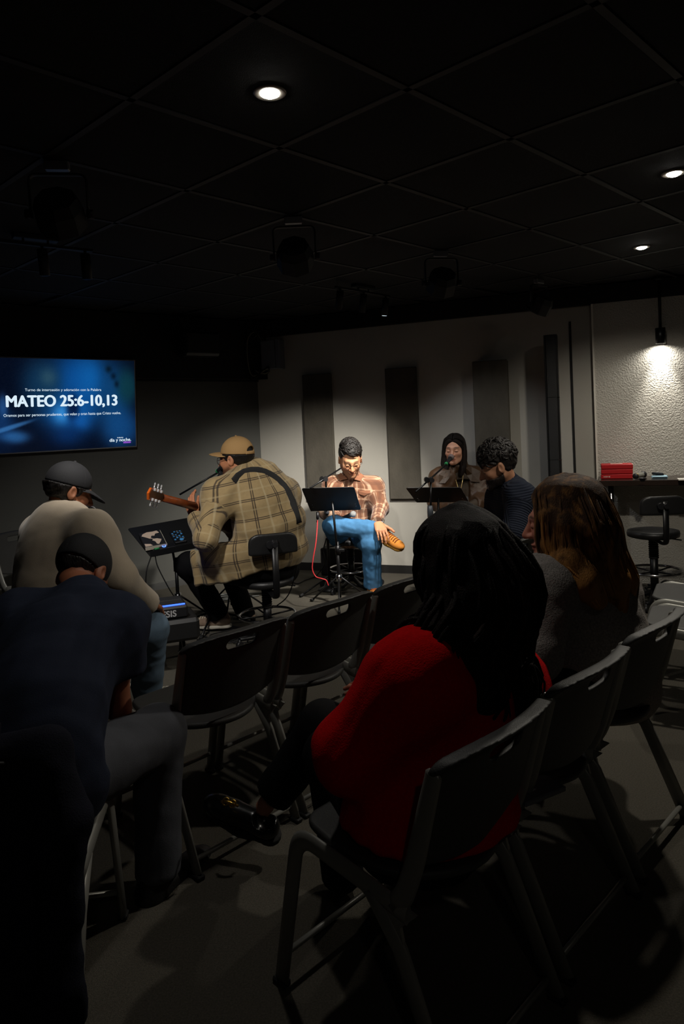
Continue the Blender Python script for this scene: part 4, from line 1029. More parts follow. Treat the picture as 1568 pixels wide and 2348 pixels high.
pn.upper('t_shirt', M_NAVYT, ((.0, .17, .13), (.25, .168, .13), (.5, .172, .13), (.72, .18, .13)), h=.009, infl=.014, sleeve=.54, arm=1.2, wr=Wr(71, 22, 6), wamp=.019, neckcut=.06)
pn.legs('trousers', M_JEAN3, h=.0095, infl=.010, th=(.092, .074), sh=(.068, .058), wr=Wr(73, 28), wamp=.006)
BT = mat('black_leather', '#151515', .45, bump=.2)
shoe(pn.root, J['anR'], (.45, .85, 0), BT, mat('dark_welt', '#34312d', .7), s=1.1); shoe(pn.root, J['anL'], (.0, 1, 0), BT, MATS['dark_welt'], s=1.1)
pn.short_hair(HAIR_BLACK, vol=.004, back=-.115, side=-.03, front=.05, capz=(-.010, -.12))
CAPK = mat('black_cap_cloth', '#17171a', .8, bump=.4, bscale=500); pn.cap(CAPK, CAPK, brim=False, tilt=-.12, zc=-.008)

# --- man in beige sweatshirt and black cap
J = jm(pelvis=W(118, 1445, 3.12), waist=W(118, 1330, 3.16), neck=W(146, 1180, 3.24), head=W(160, 1126, 3.26),
       shL=W(97, 1226, 3.40), shR=W(212, 1222, 3.06), elL=W(84, 1335, 3.48), elR=W(275, 1325, 3.02), wrL=W(200, 1370, 3.62), wrR=W(340, 1384, 3.24),
       hipL=W(95, 1450, 3.30), hipR=W(160, 1462, 3.04), knL=W(220, 1440, 3.66), knR=W(345, 1442, 3.30), anL=W(235, 1580, 3.70), anR=W(335, 1588, 3.46))
pk = Person('man in beige sweatshirt and black cap beside the drum pad', J, (.74, .58, -.36), skin='#9a6447', hair='#120e0c', hs=1.0)
Rh = hand_prims(J['wrR'], W(362, 1398, 3.34) - J['wrR'], A(-.1, -.3, -.9), 1, (.30, .32, .34, .36), s=1.0)
Lh = hand_prims(J['wrL'], A(.6, .6, -.1), A(0, 0, -1), -1, .6)
pk.make_body(WID, (Lh, Rh))
M_BEIGE = mat('beige_fleece', '#b3a48f', .95, bump=.3, bscale=400, sheen=.3)
pk.upper('sweatshirt', M_BEIGE, ((.0, .19, .15), (.25, .19, .15), (.5, .195, .145), (.72, .20, .14), (.88, .175, .12)), h=.0095, infl=.018, arm=1.18, wr=Wr(81, 24, 6), wamp=.010, neckcut=.060, collar=.0)
pk.legs('jeans', M_JEAN2, h=.0095, infl=.012, th=(.092, .074), sh=(.07, .066), wr=Wr(83, 30), wamp=.007)
WSH = mat('white_leather', '#b5afa2', .6); shoe(pk.root, J['anR'], (.75, .66, 0), WSH, SOLE_W, lace=SOLE_W); shoe(pk.root, J['anL'], (.75, .66, 0), WSH, SOLE_W, lace=SOLE_W)
pk.short_hair(HAIR_BLACK, vol=.018, back=-.095, side=-.04, front=.05, amp=.012, seed=9, capz=(.024, .02))
CAPB = mat('black_cap_cotton', '#1b1b1e', .8, bump=.3, bscale=600); pk.cap(CAPB, CAPB, tilt=.02, zc=.026, droop=.35)
# ------------------------------------------------------------------ wall screen
R_AX = -DB3; tl_ = math.radians(5); U_AX = math.cos(tl_) * Z3 + math.sin(tl_) * NB3; N_AX = np.cross(R_AX, U_AX)
if np.dot(N_AX, NB3) < 0: N_AX = -N_AX
pr_ = on_black(312, 925, .12); top_ = HIT(312, 825, pr_, N_AX); bot_ = HIT(312, 1025, pr_, N_AX)
TV_H = float(np.dot(top_ - bot_, U_AX)); TV_W = TV_H * 1.765
TVC = (top_ + bot_) / 2 - R_AX * TV_W / 2
tv = thing('wall_screen', 'large flat television on the black wall showing a blue slide with white lettering', 'television', TVC - Z3 * TV_H / 2)
rot = np.stack([R_AX, -N_AX, U_AX], 1)
part(tv, 'bezel', MB().box(TVC - N_AX * .02, (TV_W, .04, TV_H), rot, .004), mat('grey_bezel', '#9fa1a5', .4, .2))
part(tv, 'bracket', MB().box(TVC - N_AX * .07 - U_AX * .05, (.4, .07, .3), rot), BLACKM)
nx, ny = 240, 136; bw = .010
gx, gy = np.meshgrid(np.linspace(0, 1, nx), np.linspace(0, 1, ny)); img = np.zeros((ny, nx, 3)) + A(3, 9, 24)
def blob(cx, cy, rx, ry, col, a=1.0, p=2, th=0.0):
    global img
    dx, dy = gx - cx, (gy - cy) * .566; c, s_ = math.cos(th), math.sin(th); X, Y = (dx * c + dy * s_) / rx, (-dx * s_ + dy * c) / (ry * .566)
    w = (a * np.exp(-(X * X + Y * Y) ** (p / 2)))[..., None]; img = img * (1 - w) + A(*col) * w
blob(.62, .30, .17, .42, (8, 66, 128), .95, 3); blob(.72, .20, .10, .28, (12, 84, 150), .8); blob(.42, .28, .12, .30, (12, 44, 72), .9, 3); blob(.46, .20, .05, .10, (42, 72, 86), .7)
blob(.58, .62, .16, .16, (14, 88, 160), .8); blob(.53, .60, .05, .12, (58, 140, 205), .7); blob(.60, .55, .04, .17, (3, 14, 42), .9, 3); blob(.64, .70, .06, .08, (16, 80, 150), .7, 2, .5)
blob(.56, .84, .10, .12, (6, 40, 88), .7); blob(.86, .42, .10, .40, (12, 62, 108), .8, 3); blob(.95, .30, .07, .22, (10, 48, 58), .9, 3); blob(.90, .78, .13, .24, (14, 62, 112), .85, 3); blob(.83, .10, .02, .04, (4, 18, 30), .9); blob(.86, .18, .018, .04, (4, 18, 34), .9); blob(.88, .27, .015, .04, (4, 18, 34), .9)
blob(.13, .50, .035, .14, (10, 30, 62), .9, 4); blob(.17, .72, .10, .22, (12, 44, 86), .9, 3); blob(.20, .50, .025, .12, (40, 90, 150), .6, 3); blob(.22, .74, .15, .025, (50, 104, 160), .75, 4, -.30); blob(.26, .84, .08, .07, (46, 110, 175), .6, 3); blob(.10, .95, .16, .10, (4, 14, 34), .9, 3); blob(.05, .35, .03, .3, (10, 40, 120), .6)
img *= (1 - .55 * np.clip((np.abs(gx - .5) - .36) / .14, 0, 1) ** 2 * (gx < .5))[..., None]
r_ = np.random.RandomState(4); img += (r_.rand(ny, nx, 1) - .5) * 4; img = np.clip(img, 0, 255) / 255; img = np.where(img <= .04045, img / 12.92, ((img + .055) / 1.055) ** 2.4)
me = bpy.data.meshes.new('display'); SW, SH = TV_W - 2 * bw, TV_H - 2 * bw
gv = (TVC + N_AX * .0015)[None] + ((gx - .5) * SW).reshape(-1, 1) * R_AX + ((.5 - gy) * SH).reshape(-1, 1) * U_AX - ABS[tv.name]
ids = np.arange(nx * ny).reshape(ny, nx); fq = np.stack([ids[1:, :-1], ids[1:, 1:], ids[:-1, 1:], ids[:-1, :-1]], -1).reshape(-1, 4)
me.from_pydata(gv.tolist(), [], fq.tolist()); at_ = me.attributes.new('picture', 'FLOAT_COLOR', 'POINT'); at_.data.foreach_set('color', np.concatenate([img.reshape(-1, 3), np.ones((nx * ny, 1))], 1).astype(np.float32).ravel())
m_scr = mat('screen_picture', '#000000', .25); nt = m_scr.node_tree; an = nt.nodes.new('ShaderNodeAttribute'); an.attribute_name = 'picture'
nt.links.new(an.outputs['Color'], nt.nodes['Principled BSDF'].inputs['Emission Color']); nt.nodes['Principled BSDF'].inputs['Emission Strength'].default_value = 1.25
me.materials.append(m_scr); disp = link(bpy.data.objects.new('display', me), tv); ABS[disp.name] = ABS[tv.name]
M_LET = mat('screen_lettering', '#000000', .5, emit='#d9ecf8', estr=1.0); M_PILL = mat('screen_pill', '#000000', .5, emit='#8a4cc0', estr=1.0)
def lettering(text, u0, u1, vbase, bold=0.0, m=M_LET, vr=None):
    """one line of screen text between two points of the slide"""
    a = HIT(u0, vbase, TVC, N_AX); b = HIT(u1, (vr if vr else vbase), TVC, N_AX); wid = float(np.dot(b - a, R_AX))
    cu = bpy.data.curves.new('t', 'FONT'); cu.body = text; cu.size = 1; cu.offset = 0
    o = bpy.data.objects.new('t', cu); COL.objects.link(o); dg = bpy.context.evaluated_depsgraph_get(); ms = bpy.data.meshes.new_from_object(o.evaluated_get(dg))
    bpy.data.objects.remove(o); V = np.array([v.co[:] for v in ms.vertices]); V[:, 0] -= V[:, 0].min(); sc = wid / V[:, 0].max()
    return ms, V, sc, a
def put_text(name, text, u0, u1, vbase, bold=0.0, m=M_LET, ysc=1.0, root=None):
    ms, V, sc, a = lettering(text, u0, u1, vbase, bold, m)
    b0 = float(np.dot(a - TVC, U_AX)); a0 = float(np.dot(a - TVC, R_AX)); P = TVC + N_AX * .003 + (a0 + V[:, :1] * sc) * R_AX + (b0 + V[:, 1:2] * sc * ysc) * U_AX
    for v, p in zip(ms.vertices, P - ABS[tv.name]): v.co = p
    if bold:
        vs = [v.co.copy() for v in ms.vertices]; fs = [tuple(p.vertices) for p in ms.polygons]; allv = []; allf = []
        for k, (dx, dy) in enumerate(((0, 0), (-1, 0), (1, 0), (0, .6), (0, -.6))):
            o3 = Vector(R_AX * dx * bold * sc + U_AX * dy * bold * sc + N_AX * .0001 * k); allf += [tuple(i + len(allv) for i in f) for f in fs]; allv += [v + o3 for v in vs]
        ms = bpy.data.meshes.new(name); ms.from_pydata(allv, [], allf)
    ms.materials.clear(); ms.materials.append(m); ms.name = name; return link(bpy.data.objects.new(name, ms), disp)
put_text('slide_heading', 'Turno de intercesión y adoración con la Palabra', 57, 232, 897)
put_text('slide_title', 'MATEO 25:6-10,13', 15, 268, 933, .045, ysc=1.12)
put_text('slide_text', 'Oramos para ser personas prudentes, que velan y oran hasta que Cristo vuelva.', 8, 277, 956, .004, ysc=1.1)
put_text('slide_logo', 'día y noche.', 251, 300, 1013, .02); put_text('slide_logo', 'TURNOS', 268, 282, 1005, .02)
c_ = HIT(291, 1014, TVC, N_AX); part(disp, 'slide_logo', MB().box(c_ + N_AX * .003, (.066, .001, .014), rot, .0005), M_PILL)

# ------------------------------------------------------------------ stands
def music_stand(label, TL, TR, BL, base, pole_top=None):
    TL, TR, BL, base = map(np.asarray, (TL, TR, BL, base)); BR = TR + BL - TL; n = nrm(np.cross(TR - TL, BL - TL)); c = (TL + BR) / 2; ex = nrm(TR - TL); ey = nrm(BL - TL); w, h = np.linalg.norm(TR - TL), np.linalg.norm(BL - TL)
    t = thing('music_stand', label, 'music stand', (base[0], base[1], 0)); r = .02
    poly = []
    for (cx_, cy_, a0) in ((r, r, math.pi), (w - r, r, 1.5 * math.pi), (w - r, h - r, 0), (r, h - r, .5 * math.pi)):
        for k in range(5): a = a0 + k * math.pi / 8; poly.append((cx_ + r * math.cos(a), cy_ + r * math.sin(a)))
    dk = part(t, 'desk', MB().prism(poly, TL, ex, ey, n * .004), M_DESK)
    for fx in (.08, .92):
        for fy in (.72, .82): part(dk, 'rivet', MB().lathe([(.001, .003), (.004, .002), (.0045, 0)][::-1], TL + ex * w * fx + ey * h * fy - n * .002, 8, rot=np.stack([ex, ey, n], 1)), CHROME)
    nb = n if n[2] > 0 else -n
    part(t, 'ledge', MB().box(BL + ex * w / 2 + nb * .022, (w, .003, .045), np.stack([ex, ey, n], 1)), M_DESK)
    part(t, 'pole', MB().cyl(c - nb * .02, (base[0], base[1], .38), .009, 10).cyl((base[0], base[1], .5), (base[0], base[1], .06), .013, 12), BLACKM)
    part(t, 'clutch', MB().cyl((base[0], base[1], .40), (base[0], base[1], .47), .02, 12).box((base[0] + .03, base[1] - .01, .43), (.05, .014, .022), None, .004), BLACKM)
    part(t, 'leg_collar', MB().cyl((base[0], base[1], .19), (base[0], base[1], .24), .024, 12), CHROME)
    for k in range(3):
        a = .5 + k * 2.094; e = A(base[0] + .27 * math.cos(a), base[1] + .27 * math.sin(a), .008)
        lg = part(t, 'leg', MB().tube([A(base[0] + .02 * math.cos(a), base[1] + .02 * math.sin(a), .215), e], .007, 8), BLACKM)
        part(lg, 'rubber_foot', MB().cyl(e + A(-.02 * math.cos(a), -.02 * math.sin(a), .012), e + A(.008 * math.cos(a), .008 * math.sin(a), .003), .011, 8), RUBBER)
    return t
M_DESK = mat('black_desk_sheet', '#131314', .6)
st1 = music_stand('low black music stand carrying a book and small devices beside the guitarist', W(292, 1212, 5.0), W(432, 1187, 5.2), W(345, 1277, 4.66), W(402, 1262, 4.95))
st2 = music_stand('black music stand in front of the man in jeans', W(691, 1120, 5.16), W(812, 1117, 5.2), W(712, 1172, 5.38), W(770, 1175, 5.32))
st3 = music_stand('black music stand in front of the singer', W(930, 1119, 5.0), W(1056, 1118, 5.02), W(955, 1152, 5.26), W(1000, 1150, 5.16))
st4 = music_stand('black music stand half hidden behind the guitarist', W(478, 1108, 5.25), W(562, 1098, 5.45), W(486, 1150, 5.1), W(520, 1150, 5.24))
def mic(root_label, tip, tail, group=None, green=True, parent=None, head='#2a2a2c'):
    tip, tail = np.asarray(tip, float), np.asarray(tail, float); d = nrm(tip - tail); R = frame(d)[:, [0, 2, 1]]; R = np.stack([R[:, 0], np.cross(d, R[:, 0]), d], 1)
    t = thing('microphone', root_label, 'microphone', tail, group=group)
    part(t, 'grille', MB().lathe([(.012, -.052), (.019, -.042), (.025, -.026), (.025, -.014), (.017, -.003), (.004, 0)], tip, 16, rot=R), mat('mic_grille_' + head[1:], head, .45, .5, bump=.8, bscale=900))
    part(t, 'body', MB().lathe([(.0105, 0), (.012, .02), (.017, .10), (.019, .118), (.013, .125)], tip - d * .165, 16, rot=R), BLACK)
    if green: part(t, 'tape_ring', MB().lathe([(.0128, 0), (.0135, .004), (.0142, .014), (.0135, .016)], tip - d * .165, 14, rot=R), mat('green_tape', '#1f8a4d', .5))
    return t
def mic_stand(label, base, top, boom_tail, boom_tip, tripod=.3, rot0=.4, cone=False):
    base, top, bt, bp2 = [np.asarray(q, float) for q in (base, top, boom_tail, boom_tip)]
    t = thing('microphone_stand', label, 'mic stand', (base[0], base[1], 0))
    part(t, 'pole', MB().cyl((base[0], base[1], .03), (base[0] * .5 + top[0] * .5, base[1] * .5 + top[1] * .5, .72), .011, 12).cyl((base[0] * .5 + top[0] * .5, base[1] * .5 + top[1] * .5, .7), top, .008, 10), BLACKM)
    m2 = (base + top) / 2; part(t, 'clutch', MB().lathe([(.012, -.05), (.021, -.045), (.023, 0), (.02, .045), (.012, .05)], (m2[0], m2[1], .74), 14), mat('clutch_grey', '#5b6068', .4, .3))
    part(t, 'boom_arm', MB().cyl(bt, bp2, .0065, 10), BLACKM)
    part(t, 'boom_clamp', MB().box(top, (.03, .05, .04), None, .008).cyl(top + A(-.03, -.035, 0), top + A(-.03, .035, 0), .02, 14), BLACKM)
    part(t, 'knob', MB().cyl(top + A(.0, -.03, .0), top + A(0, -.06, .0), .018, 10), BLACK)
    if cone: part(t, 'base', MB().lathe([(.10, 0), (.10, .012), (.05, .03), (.03, .075), (.014, .08)], (base[0], base[1], 0), 28), BLACKM)
    for k in range(3):
        a = rot0 + k * 2.094; e = A(base[0] + tripod * math.cos(a), base[1] + tripod * math.sin(a), .012)
        lg = part(t, 'leg', MB().cyl((base[0], base[1], .12), e, .008, 8), BLACKM); part(lg, 'rubber_foot', MB().cyl(e - nrm(e - A(base[0], base[1], .12)) * .03, e + nrm(e - A(base[0], base[1], .12)) * .004, .012, 8), RUBBER)
    return t
mic_stand('microphone boom stand in front of the guitarist', W(490, 1420, 4.86) * A(1, 1, 0), W(487, 1108, 4.86), W(412, 1134, 4.70), W(506, 1080, 4.70))
mic('upper of two microphones at the guitarist mouth', W(514, 1068, 4.50), W(496, 1082, 4.66))
mic('lower of two microphones at the guitarist mouth', W(511, 1084, 4.54), W(494, 1104, 4.68))
mic_stand('microphone boom stand beside the red cable, in front of the man in jeans', FL(756, 1352) , W(747, 1098, 5.28), W(711, 1119, 5.12), W(781, 1074, 5.40), tripod=.33, rot0=3.9, cone=True)
mic('silver headed microphone held by the man in jeans', W(814, 1177, 5.36), W(795, 1184, 5.42), green=False, head='#a8a8a8')
mic_stand('microphone boom stand in front of the singer', W(988, 1330, 5.0) * A(1, 1, 0), W(988, 1100, 5.0), W(953, 1128, 4.9), W(1022, 1066, 5.28))
mic('black microphone at the singer mouth', W(1036, 1046, 5.46), W(1024, 1062, 5.34), head='#8a7a78')
mic_stand('microphone stand hidden behind the man in beige sweatshirt', W(215, 1300, 3.95) * A(1, 1, 0), W(214, 1215, 3.92), W(218, 1224, 3.94), W(214, 1197, 3.48), tripod=.25)
mic('small silver headed microphone at the chin of the man in beige', W(207, 1166, 3.40), W(214, 1197, 3.48), green=False, head='#a8a8a8')

# things on the low music stand
TLs, TRs, BLs = W(292, 1212, 5.0), W(432, 1187, 5.2), W(345, 1277, 4.66); exs, eys = nrm(TRs - TLs), nrm(BLs - TLs); eys = nrm(eys - exs * np.dot(exs, eys)); ns = np.cross(exs, eys); ns = ns if ns[2] > 0 else -ns
def on_desk(u, v, off=0.0): return HIT(u, v, TLs + ns * off, ns)
Rd = np.stack([exs, eys, ns], 1)
bc = on_desk(350, 1240, .02); bk = thing('book', 'dark book with a pale world map on its cover, on the low stand', 'book', bc)
part(bk, 'cover', MB().box(bc + ns * .006, (.15, .21, .030), Rd, .004), mat('book_cover', '#26262a', .5)); part(bk, 'pages', MB().box(bc + ns * .006 + exs * .002 + eys * .003, (.15, .208, .024), Rd), mat('pages', '#c9bfae', .8))
M_MAP = mat('map_print', '#d6c0ae', .7)
def shape(root, name, pts, m, o, off=.0215, dz=.0012): return part(root, name, MB().prism(pts, o + ns * off, exs, eys, ns * dz), m)
shape(bk, 'printed_land', [(-.055, -.075), (-.02, -.095), (.02, -.09), (.05, -.095), (.06, -.06), (.03, -.055), (.02, -.03), (.0, -.035), (-.01, -.01), (.005, .01), (-.02, .0), (-.045, -.03), (-.065, -.05)][::-1], M_MAP, bc)
shape(bk, 'printed_land', [(.0, .012), (.03, .015), (.055, .035), (.045, .06), (.025, .095), (.012, .085), (.008, .05), (-.008, .03)][::-1], M_MAP, bc)
shape(bk, 'printed_land', [(-.07, .06), (-.03, .075), (-.02, .1), (-.07, .1)][::-1], M_MAP, bc)
pc = on_desk(408, 1232, .008); ph = thing('mixer', 'slim black device with pale blue markings lying on the low stand', 'mixer', pc)
part(ph, 'case', MB().box(pc + ns * .004, (.085, .17, .016), Rd, .004), BLACK)
M_BLUEP = mat('blue_led', '#0a0a10', .4, emit='#3a78a8', estr=.6)
for i in range(4):
    for j in range(6):
        if (i * 7 + j * 5) % 4: part(ph, 'control', MB().box(pc + ns * .0132 + exs * (-.03 + .02 * i) + eys * (-.065 + .022 * j), (.012, .006 + .004 * ((i + j) % 3), .002), Rd), M_BLUEP if (i + j) % 2 else mat('control_grey', '#6a7278', .5))
part(ph, 'control', MB().lathe([(.014, 0), (.014, .004), (.001, .005)], pc + ns * .012 + eys * .058 + exs * .012, 16, rot=Rd), M_BLUEP)
ic = on_desk(383, 1256, .008); ib = thing('audio_interface', 'small black box with a glowing blue ring at the stand edge', 'audio box', ic)
part(ib, 'case', MB().box(ic + ns * .006, (.11, .06, .022), Rd, .003), BLACK)
part(ib, 'ring_light', MB().tube([ic + ns * .018 + exs * (.011 * math.cos(t) - .02) + eys * .011 * math.sin(t) for t in np.linspace(0, 6.283, 17)], .0022, 6, caps=False), mat('blue_ring', '#000010', .4, emit='#4f7cff', estr=4))
pg_ = ic - exs * .07 + ns * .008; part(ib, 'plug', MB().cyl(pg_ + exs * .02, pg_ - exs * .02, .007, 10), MATS['green_tape'])

def cable(label, pts, r=.0045, m=RUBBER, cat='cable', group=None, name='cable'):
    o = obj(name, MB().tube(bez(pts, 8), r, 7), m); return tag(o, label, cat, group)
cable('black cable hanging in a loop from the low music stand', [pg_ - exs * .02, on_desk(352, 1262, .02), on_desk(345, 1280, -.02), W(336, 1310, 4.62), W(334, 1350, 4.66), W(337, 1400, 4.8), FL(350, 1452, .006), FL(420, 1462, .006)], .0045)
cable('thin black cable sagging behind the low stand pole', [on_desk(356, 1276, -.01), W(362, 1300, 4.7), W(385, 1345, 4.75), W(402, 1372, 4.8), W(420, 1400, 4.85), FL(440, 1452, .006), FL(480, 1450, .006)], .004)
# ------------------------------------------------------------------ guitar
nut = W(372, 1141, 4.12); gd = nrm(W(470, 1167, 4.5) - nut); gf = A(-.88, .42, .12); gf = nrm(gf - gd * np.dot(gf, gd)); gw = np.cross(gd, gf)
if gw[2] < 0: gw = -gw
gt = thing('guitar', 'acoustic guitar held by the man in the tan cap, orange headstock showing', 'guitar', nut)
NICK = mat('nickel', '#d6d6d8', .3, .5); M_NECK = mat('mahogany', '#6d3416', .3, var=.2, vscale=30); M_HEADW = mat('orange_wood', '#c35a1c', .3, var=.1)
part(gt, 'neck', MB().tube([nut, nut + gd * .2, nut + gd * .42], [.022, .024, .029], 12, flat=(1.0, .62), ref=gw), M_NECK)
fb = part(gt, 'fretboard', MB().prism([(0, -.0215), (.46, -.028), (.46, .028), (0, .0215)], nut + gf * .012, gd, gw, gf * .006), mat('rosewood', '#2c1a12', .4))
for k in range(14):
    x = .645 * (1 - 2 ** (-(k + 1) / 12)); part(fb, 'fret', MB().box(nut + gd * x + gf * .0185, (.0022, .044, .0022), np.stack([gd, gw, gf], 1)), CHROME)
hs0 = nut - gd * .0; hd = nrm(-gd - gf * .24)
hs = part(gt, 'headstock', MB().prism([(0, -.022), (.03, -.034), (.165, -.036), (.175, -.018), (.185, 0), (.175, .018), (.165, .036), (.03, .034), (0, .022)], hs0 - gf * .006, hd, gw, gf * .016), M_HEADW)
part(hs, 'back_veneer', MB().prism([(0, -.018), (.03, -.029), (.160, -.031), (.175, 0), (.160, .031), (.03, .029), (0, .018)], hs0 - gf * .007, hd, gw, -gf * .003), mat('dark_veneer', '#4a1f0e', .3))
for k in range(3):
    for sg in (-1, 1):
        p = hs0 + hd * (.05 + .042 * k) + gw * sg * .036 - gf * .004
        tn = part(gt, 'tuner', MB().cyl(p, p + gw * sg * .018, .004, 8).box(p - gw * sg * .006 - gf * .01, (.018, .018, .014), np.stack([hd, gw, gf], 1), .003), NICK)
        part(tn, 'button', MB().box(p + gw * sg * .026, (.012, .018, .011), np.stack([hd, gw, gf], 1), .004), NICK)
gc = nut + gd * .74; prof = []
for k in range(40):
    a = 2 * math.pi * k / 40; x = .25 * math.cos(a); w_ = (.155 + .035 * math.cos(a) - .038 * math.exp(-((math.cos(a) + .12) / .3) ** 2)); prof.append((x, w_ * math.sin(a) * 1.05))
gb = part(gt, 'body', MB().prism(prof, gc - gf * .085, gd, gw, gf * .10), M_NECK)
part(gb, 'top', MB().prism([(x * .985, y * .985) for x, y in prof], gc + gf * .015, gd, gw, gf * .003), mat('spruce', '#b98a4c', .35))
part(gb, 'sound_hole', MB().lathe([(.05, 0), (.05, .0015)], gc + gf * .0185 - gd * .08, 24, rot=np.stack([gd, gw, gf], 1)), BLACK)
part(gb, 'bridge', MB().box(gc + gf * .022 + gd * .09, (.03, .15, .01), np.stack([gd, gw, gf], 1), .003), fb.data.materials[0])
for k in range(6):
    o_ = -.018 + .0072 * k; part(gt, 'string', MB().cyl(nut + gf * .021 + gw * o_, gc + gf * .027 + gd * .09 + gw * o_ * 1.4, .0007, 4), CHROME)
part(gt, 'strap', MB().tube(STRAP_PTS, .026, 10, flat=(.12, 1.0), ref=nrm(A(.75, -.6, .3))), mat('strap_black', '#141313', .8, bump=.3))

# ------------------------------------------------------------------ stools
def stool(label, c, facing, zs, back=True, ring=.2, rs=.18, casters=True, zb=None, bd=.20):
    c = A(c[0], c[1], 0); f = np.append(nrm(A(*facing)), 0); rt = A(f[1], -f[0], 0)
    t = thing('stool', label, 'stool', c)
    part(t, 'seat', MB().lathe([(rs * .8, zs - .055), (rs * .98, zs - .045), (rs, zs - .025), (rs * .97, zs - .006), (rs * .8, zs), (.01, zs + .001)], c, 32), mat('black_vinyl', '#19191a', .42, bump=.15))
    part(t, 'column', MB().lathe([(.028, .09), (.028, zs - .20), (.022, zs - .2), (.022, zs - .055)], c, 16), BLACKM)
    for k in range(9): part(t, 'sleeve_rib', MB().lathe([(.030, 0), (.0345, .004), (.0345, .009), (.030, .013)], c + Z3 * (zs - .21 + .0155 * k), 18), RUBBER)
    if ring:
        part(t, 'foot_ring', MB().tube([c + A(.19 * math.cos(a), .19 * math.sin(a), ring) for a in np.linspace(0, 2 * math.pi, 33)], .0095, 8, caps=False), CHROME)
        for k in range(4): a = k * math.pi / 2 + .5; part(t, 'ring_spoke', MB().cyl(c + A(.02 * math.cos(a), .02 * math.sin(a), ring - .01), c + A(.188 * math.cos(a), .188 * math.sin(a), ring), .006, 8), BLACKM)
    for k in range(5):
        a = k * 1.2566 + .3; e = c + A(.27 * math.cos(a), .27 * math.sin(a), .06)
        lg = part(t, 'leg', MB().tube([c + Z3 * .10, c * .5 + e * .5 + Z3 * .01, e], [.024, .02, .014], 8, flat=(.8, 1)), BLACKM)
        part(lg, 'caster', MB().cyl(e + A(-.012 * math.sin(a), .012 * math.cos(a), -.035), e - A(-.012 * math.sin(a), .012 * math.cos(a), .035), .024, 14).cyl(e, e - Z3 * .04, .007, 8), BLACK)
    if back:
        zb = zb or zs + .24; bc = c - f * bd + Z3 * zb
        def bp(P):
            q = P - bc.astype(np.float32); x = q @ rt.astype(np.float32); y = q @ f.astype(np.float32); z = q[:, 2]
            ol = np.hypot(np.maximum(np.abs(x) - .085, 0), np.maximum(z - (-.02), 0)) - .085; ol = smax(ol, np.abs(x) - .158, .02); ol = smax(ol, -z - .068, .012)
            return smax(ol, np.abs(y - .35 * x * x * 2) - .017, .012)
        V, F = mesh_sdf(bp, *bounds([bc - A(.2, .2, .12), bc + A(.2, .2, .12)], 0), .0065); bk_ = SM().add(V, F).build(t, 'backrest', MATS['black_vinyl'])
        part(bk_, 'knob', MB().cyl(bc - f * .018, bc - f * .06, .018, 12).cyl(bc - f * .02 - rt * .03, bc - f * .045 - rt * .03, .024, 14), BLACK)
        part(t, 'back_bar', MB().tube(fillet([c - f * .02 + Z3 * (zs - .07), c - f * (bd + .035) + Z3 * (zs - .075), c - f * (bd + .035) + Z3 * (zb + .03)], .06), .021, 10, flat=(1, .4), ref=rt), BLACKM)
    part(t, 'lever', MB().tube([c + Z3 * (zs - .065), c + rt * .12 + Z3 * (zs - .07), c + rt * .2 + Z3 * (zs - .085)], .005, 8), BLACKM)
    return t
pgc = W(610, 1340, 4.56); stool('black drafting stool with a backrest, under the guitarist', pgc, (-.30, .954), .415, True, .16, rs=.19, zb=.685, bd=.315)
stool('black round stool under the man in blue jeans', W(802, 1236, 5.86), (0, -1), .445, False, .17)
stool('black round stool under the singer', W(1058, 1230, 5.76), (0, -1), .445, False, .17)
sc_ = W(1497, 1216, 4.95); stool('empty black drafting stool with a backrest standing at the high table', sc_, (.06, 1), .545, True, .245, zb=.745)

# ------------------------------------------------------------------ column speaker, pendant, high table
cb = on_white(1270, 1000, .22); cpx = A(cb[0], cb[1], 0); ztop = W(1262, 769, cb[1])[2]
rotw = np.stack([DW3, -NW3, Z3], 1)
cs = thing('column_speaker', 'tall slim black column loudspeaker standing before the white wall', 'speaker', cpx)
z1, z2 = W(1270, 1054, cb[1])[2], W(1268, 912, cb[1])[2]; M_COLS = mat('column_black', '#111112', .42, .1)
part(cs, 'base_unit', MB().box(cpx + Z3 * .22, (.28, .30, .44), rotw, .02), M_COLS)
for a, b in ((.44, z1), (z1, z2), (z2, ztop)):
    seg = part(cs, 'column_segment', MB().box(cpx + Z3 * (a + b) / 2, (.105, .105, b - a), rotw, .003), M_COLS)
    part(seg, 'grille', MB().box(cpx + Z3 * (a + b) / 2 + NW3 * .056 , (.075, .012, b - a), rotw, .003), mat('column_grille', '#1d1d1e', .45, .2, bump=.6, bscale=700))
for z in (z1, z2): part(cs, 'joint_ring', MB().box(cpx + Z3 * z + DW3 * .03, (.055, .112, .007), rotw, .001), CHROME)

pp = on_white(1514, 770, .118); pz0, pz1 = W(1514, 788, pp[1])[2], W(1514, 752, pp[1])[2]
pl = thing('pendant_lamp', 'small black cylinder pendant lamp shining down the rough wall', 'lamp', (pp[0], pp[1], pz0))
part(pl, 'shade', MB().lathe([(.030, pz0 + .02), (.036, pz0), (.038, pz0), (.038, pz1), (.012, pz1 + .003), (.002, pz1 + .003)], (pp[0], pp[1], 0), 24), BLACKM)
part(pl, 'rod', MB().cyl((pp[0], pp[1], pz1), (pp[0], pp[1], CEIL - .02), .011, 10), BLACKM)
part(pl, 'ceiling_rose', MB().lathe([(.04, CEIL - .022), (.04, CEIL - .002)], (pp[0], pp[1], 0), 20), BLACKM)
part(pl, 'bulb', MB().lathe([(.030, pz0 + .012), (.001, pz0 + .010)], (pp[0], pp[1], 0), 20), mat('pendant_glow', '#ffffff', .5, emit=(.85, .93, 1), estr=9))
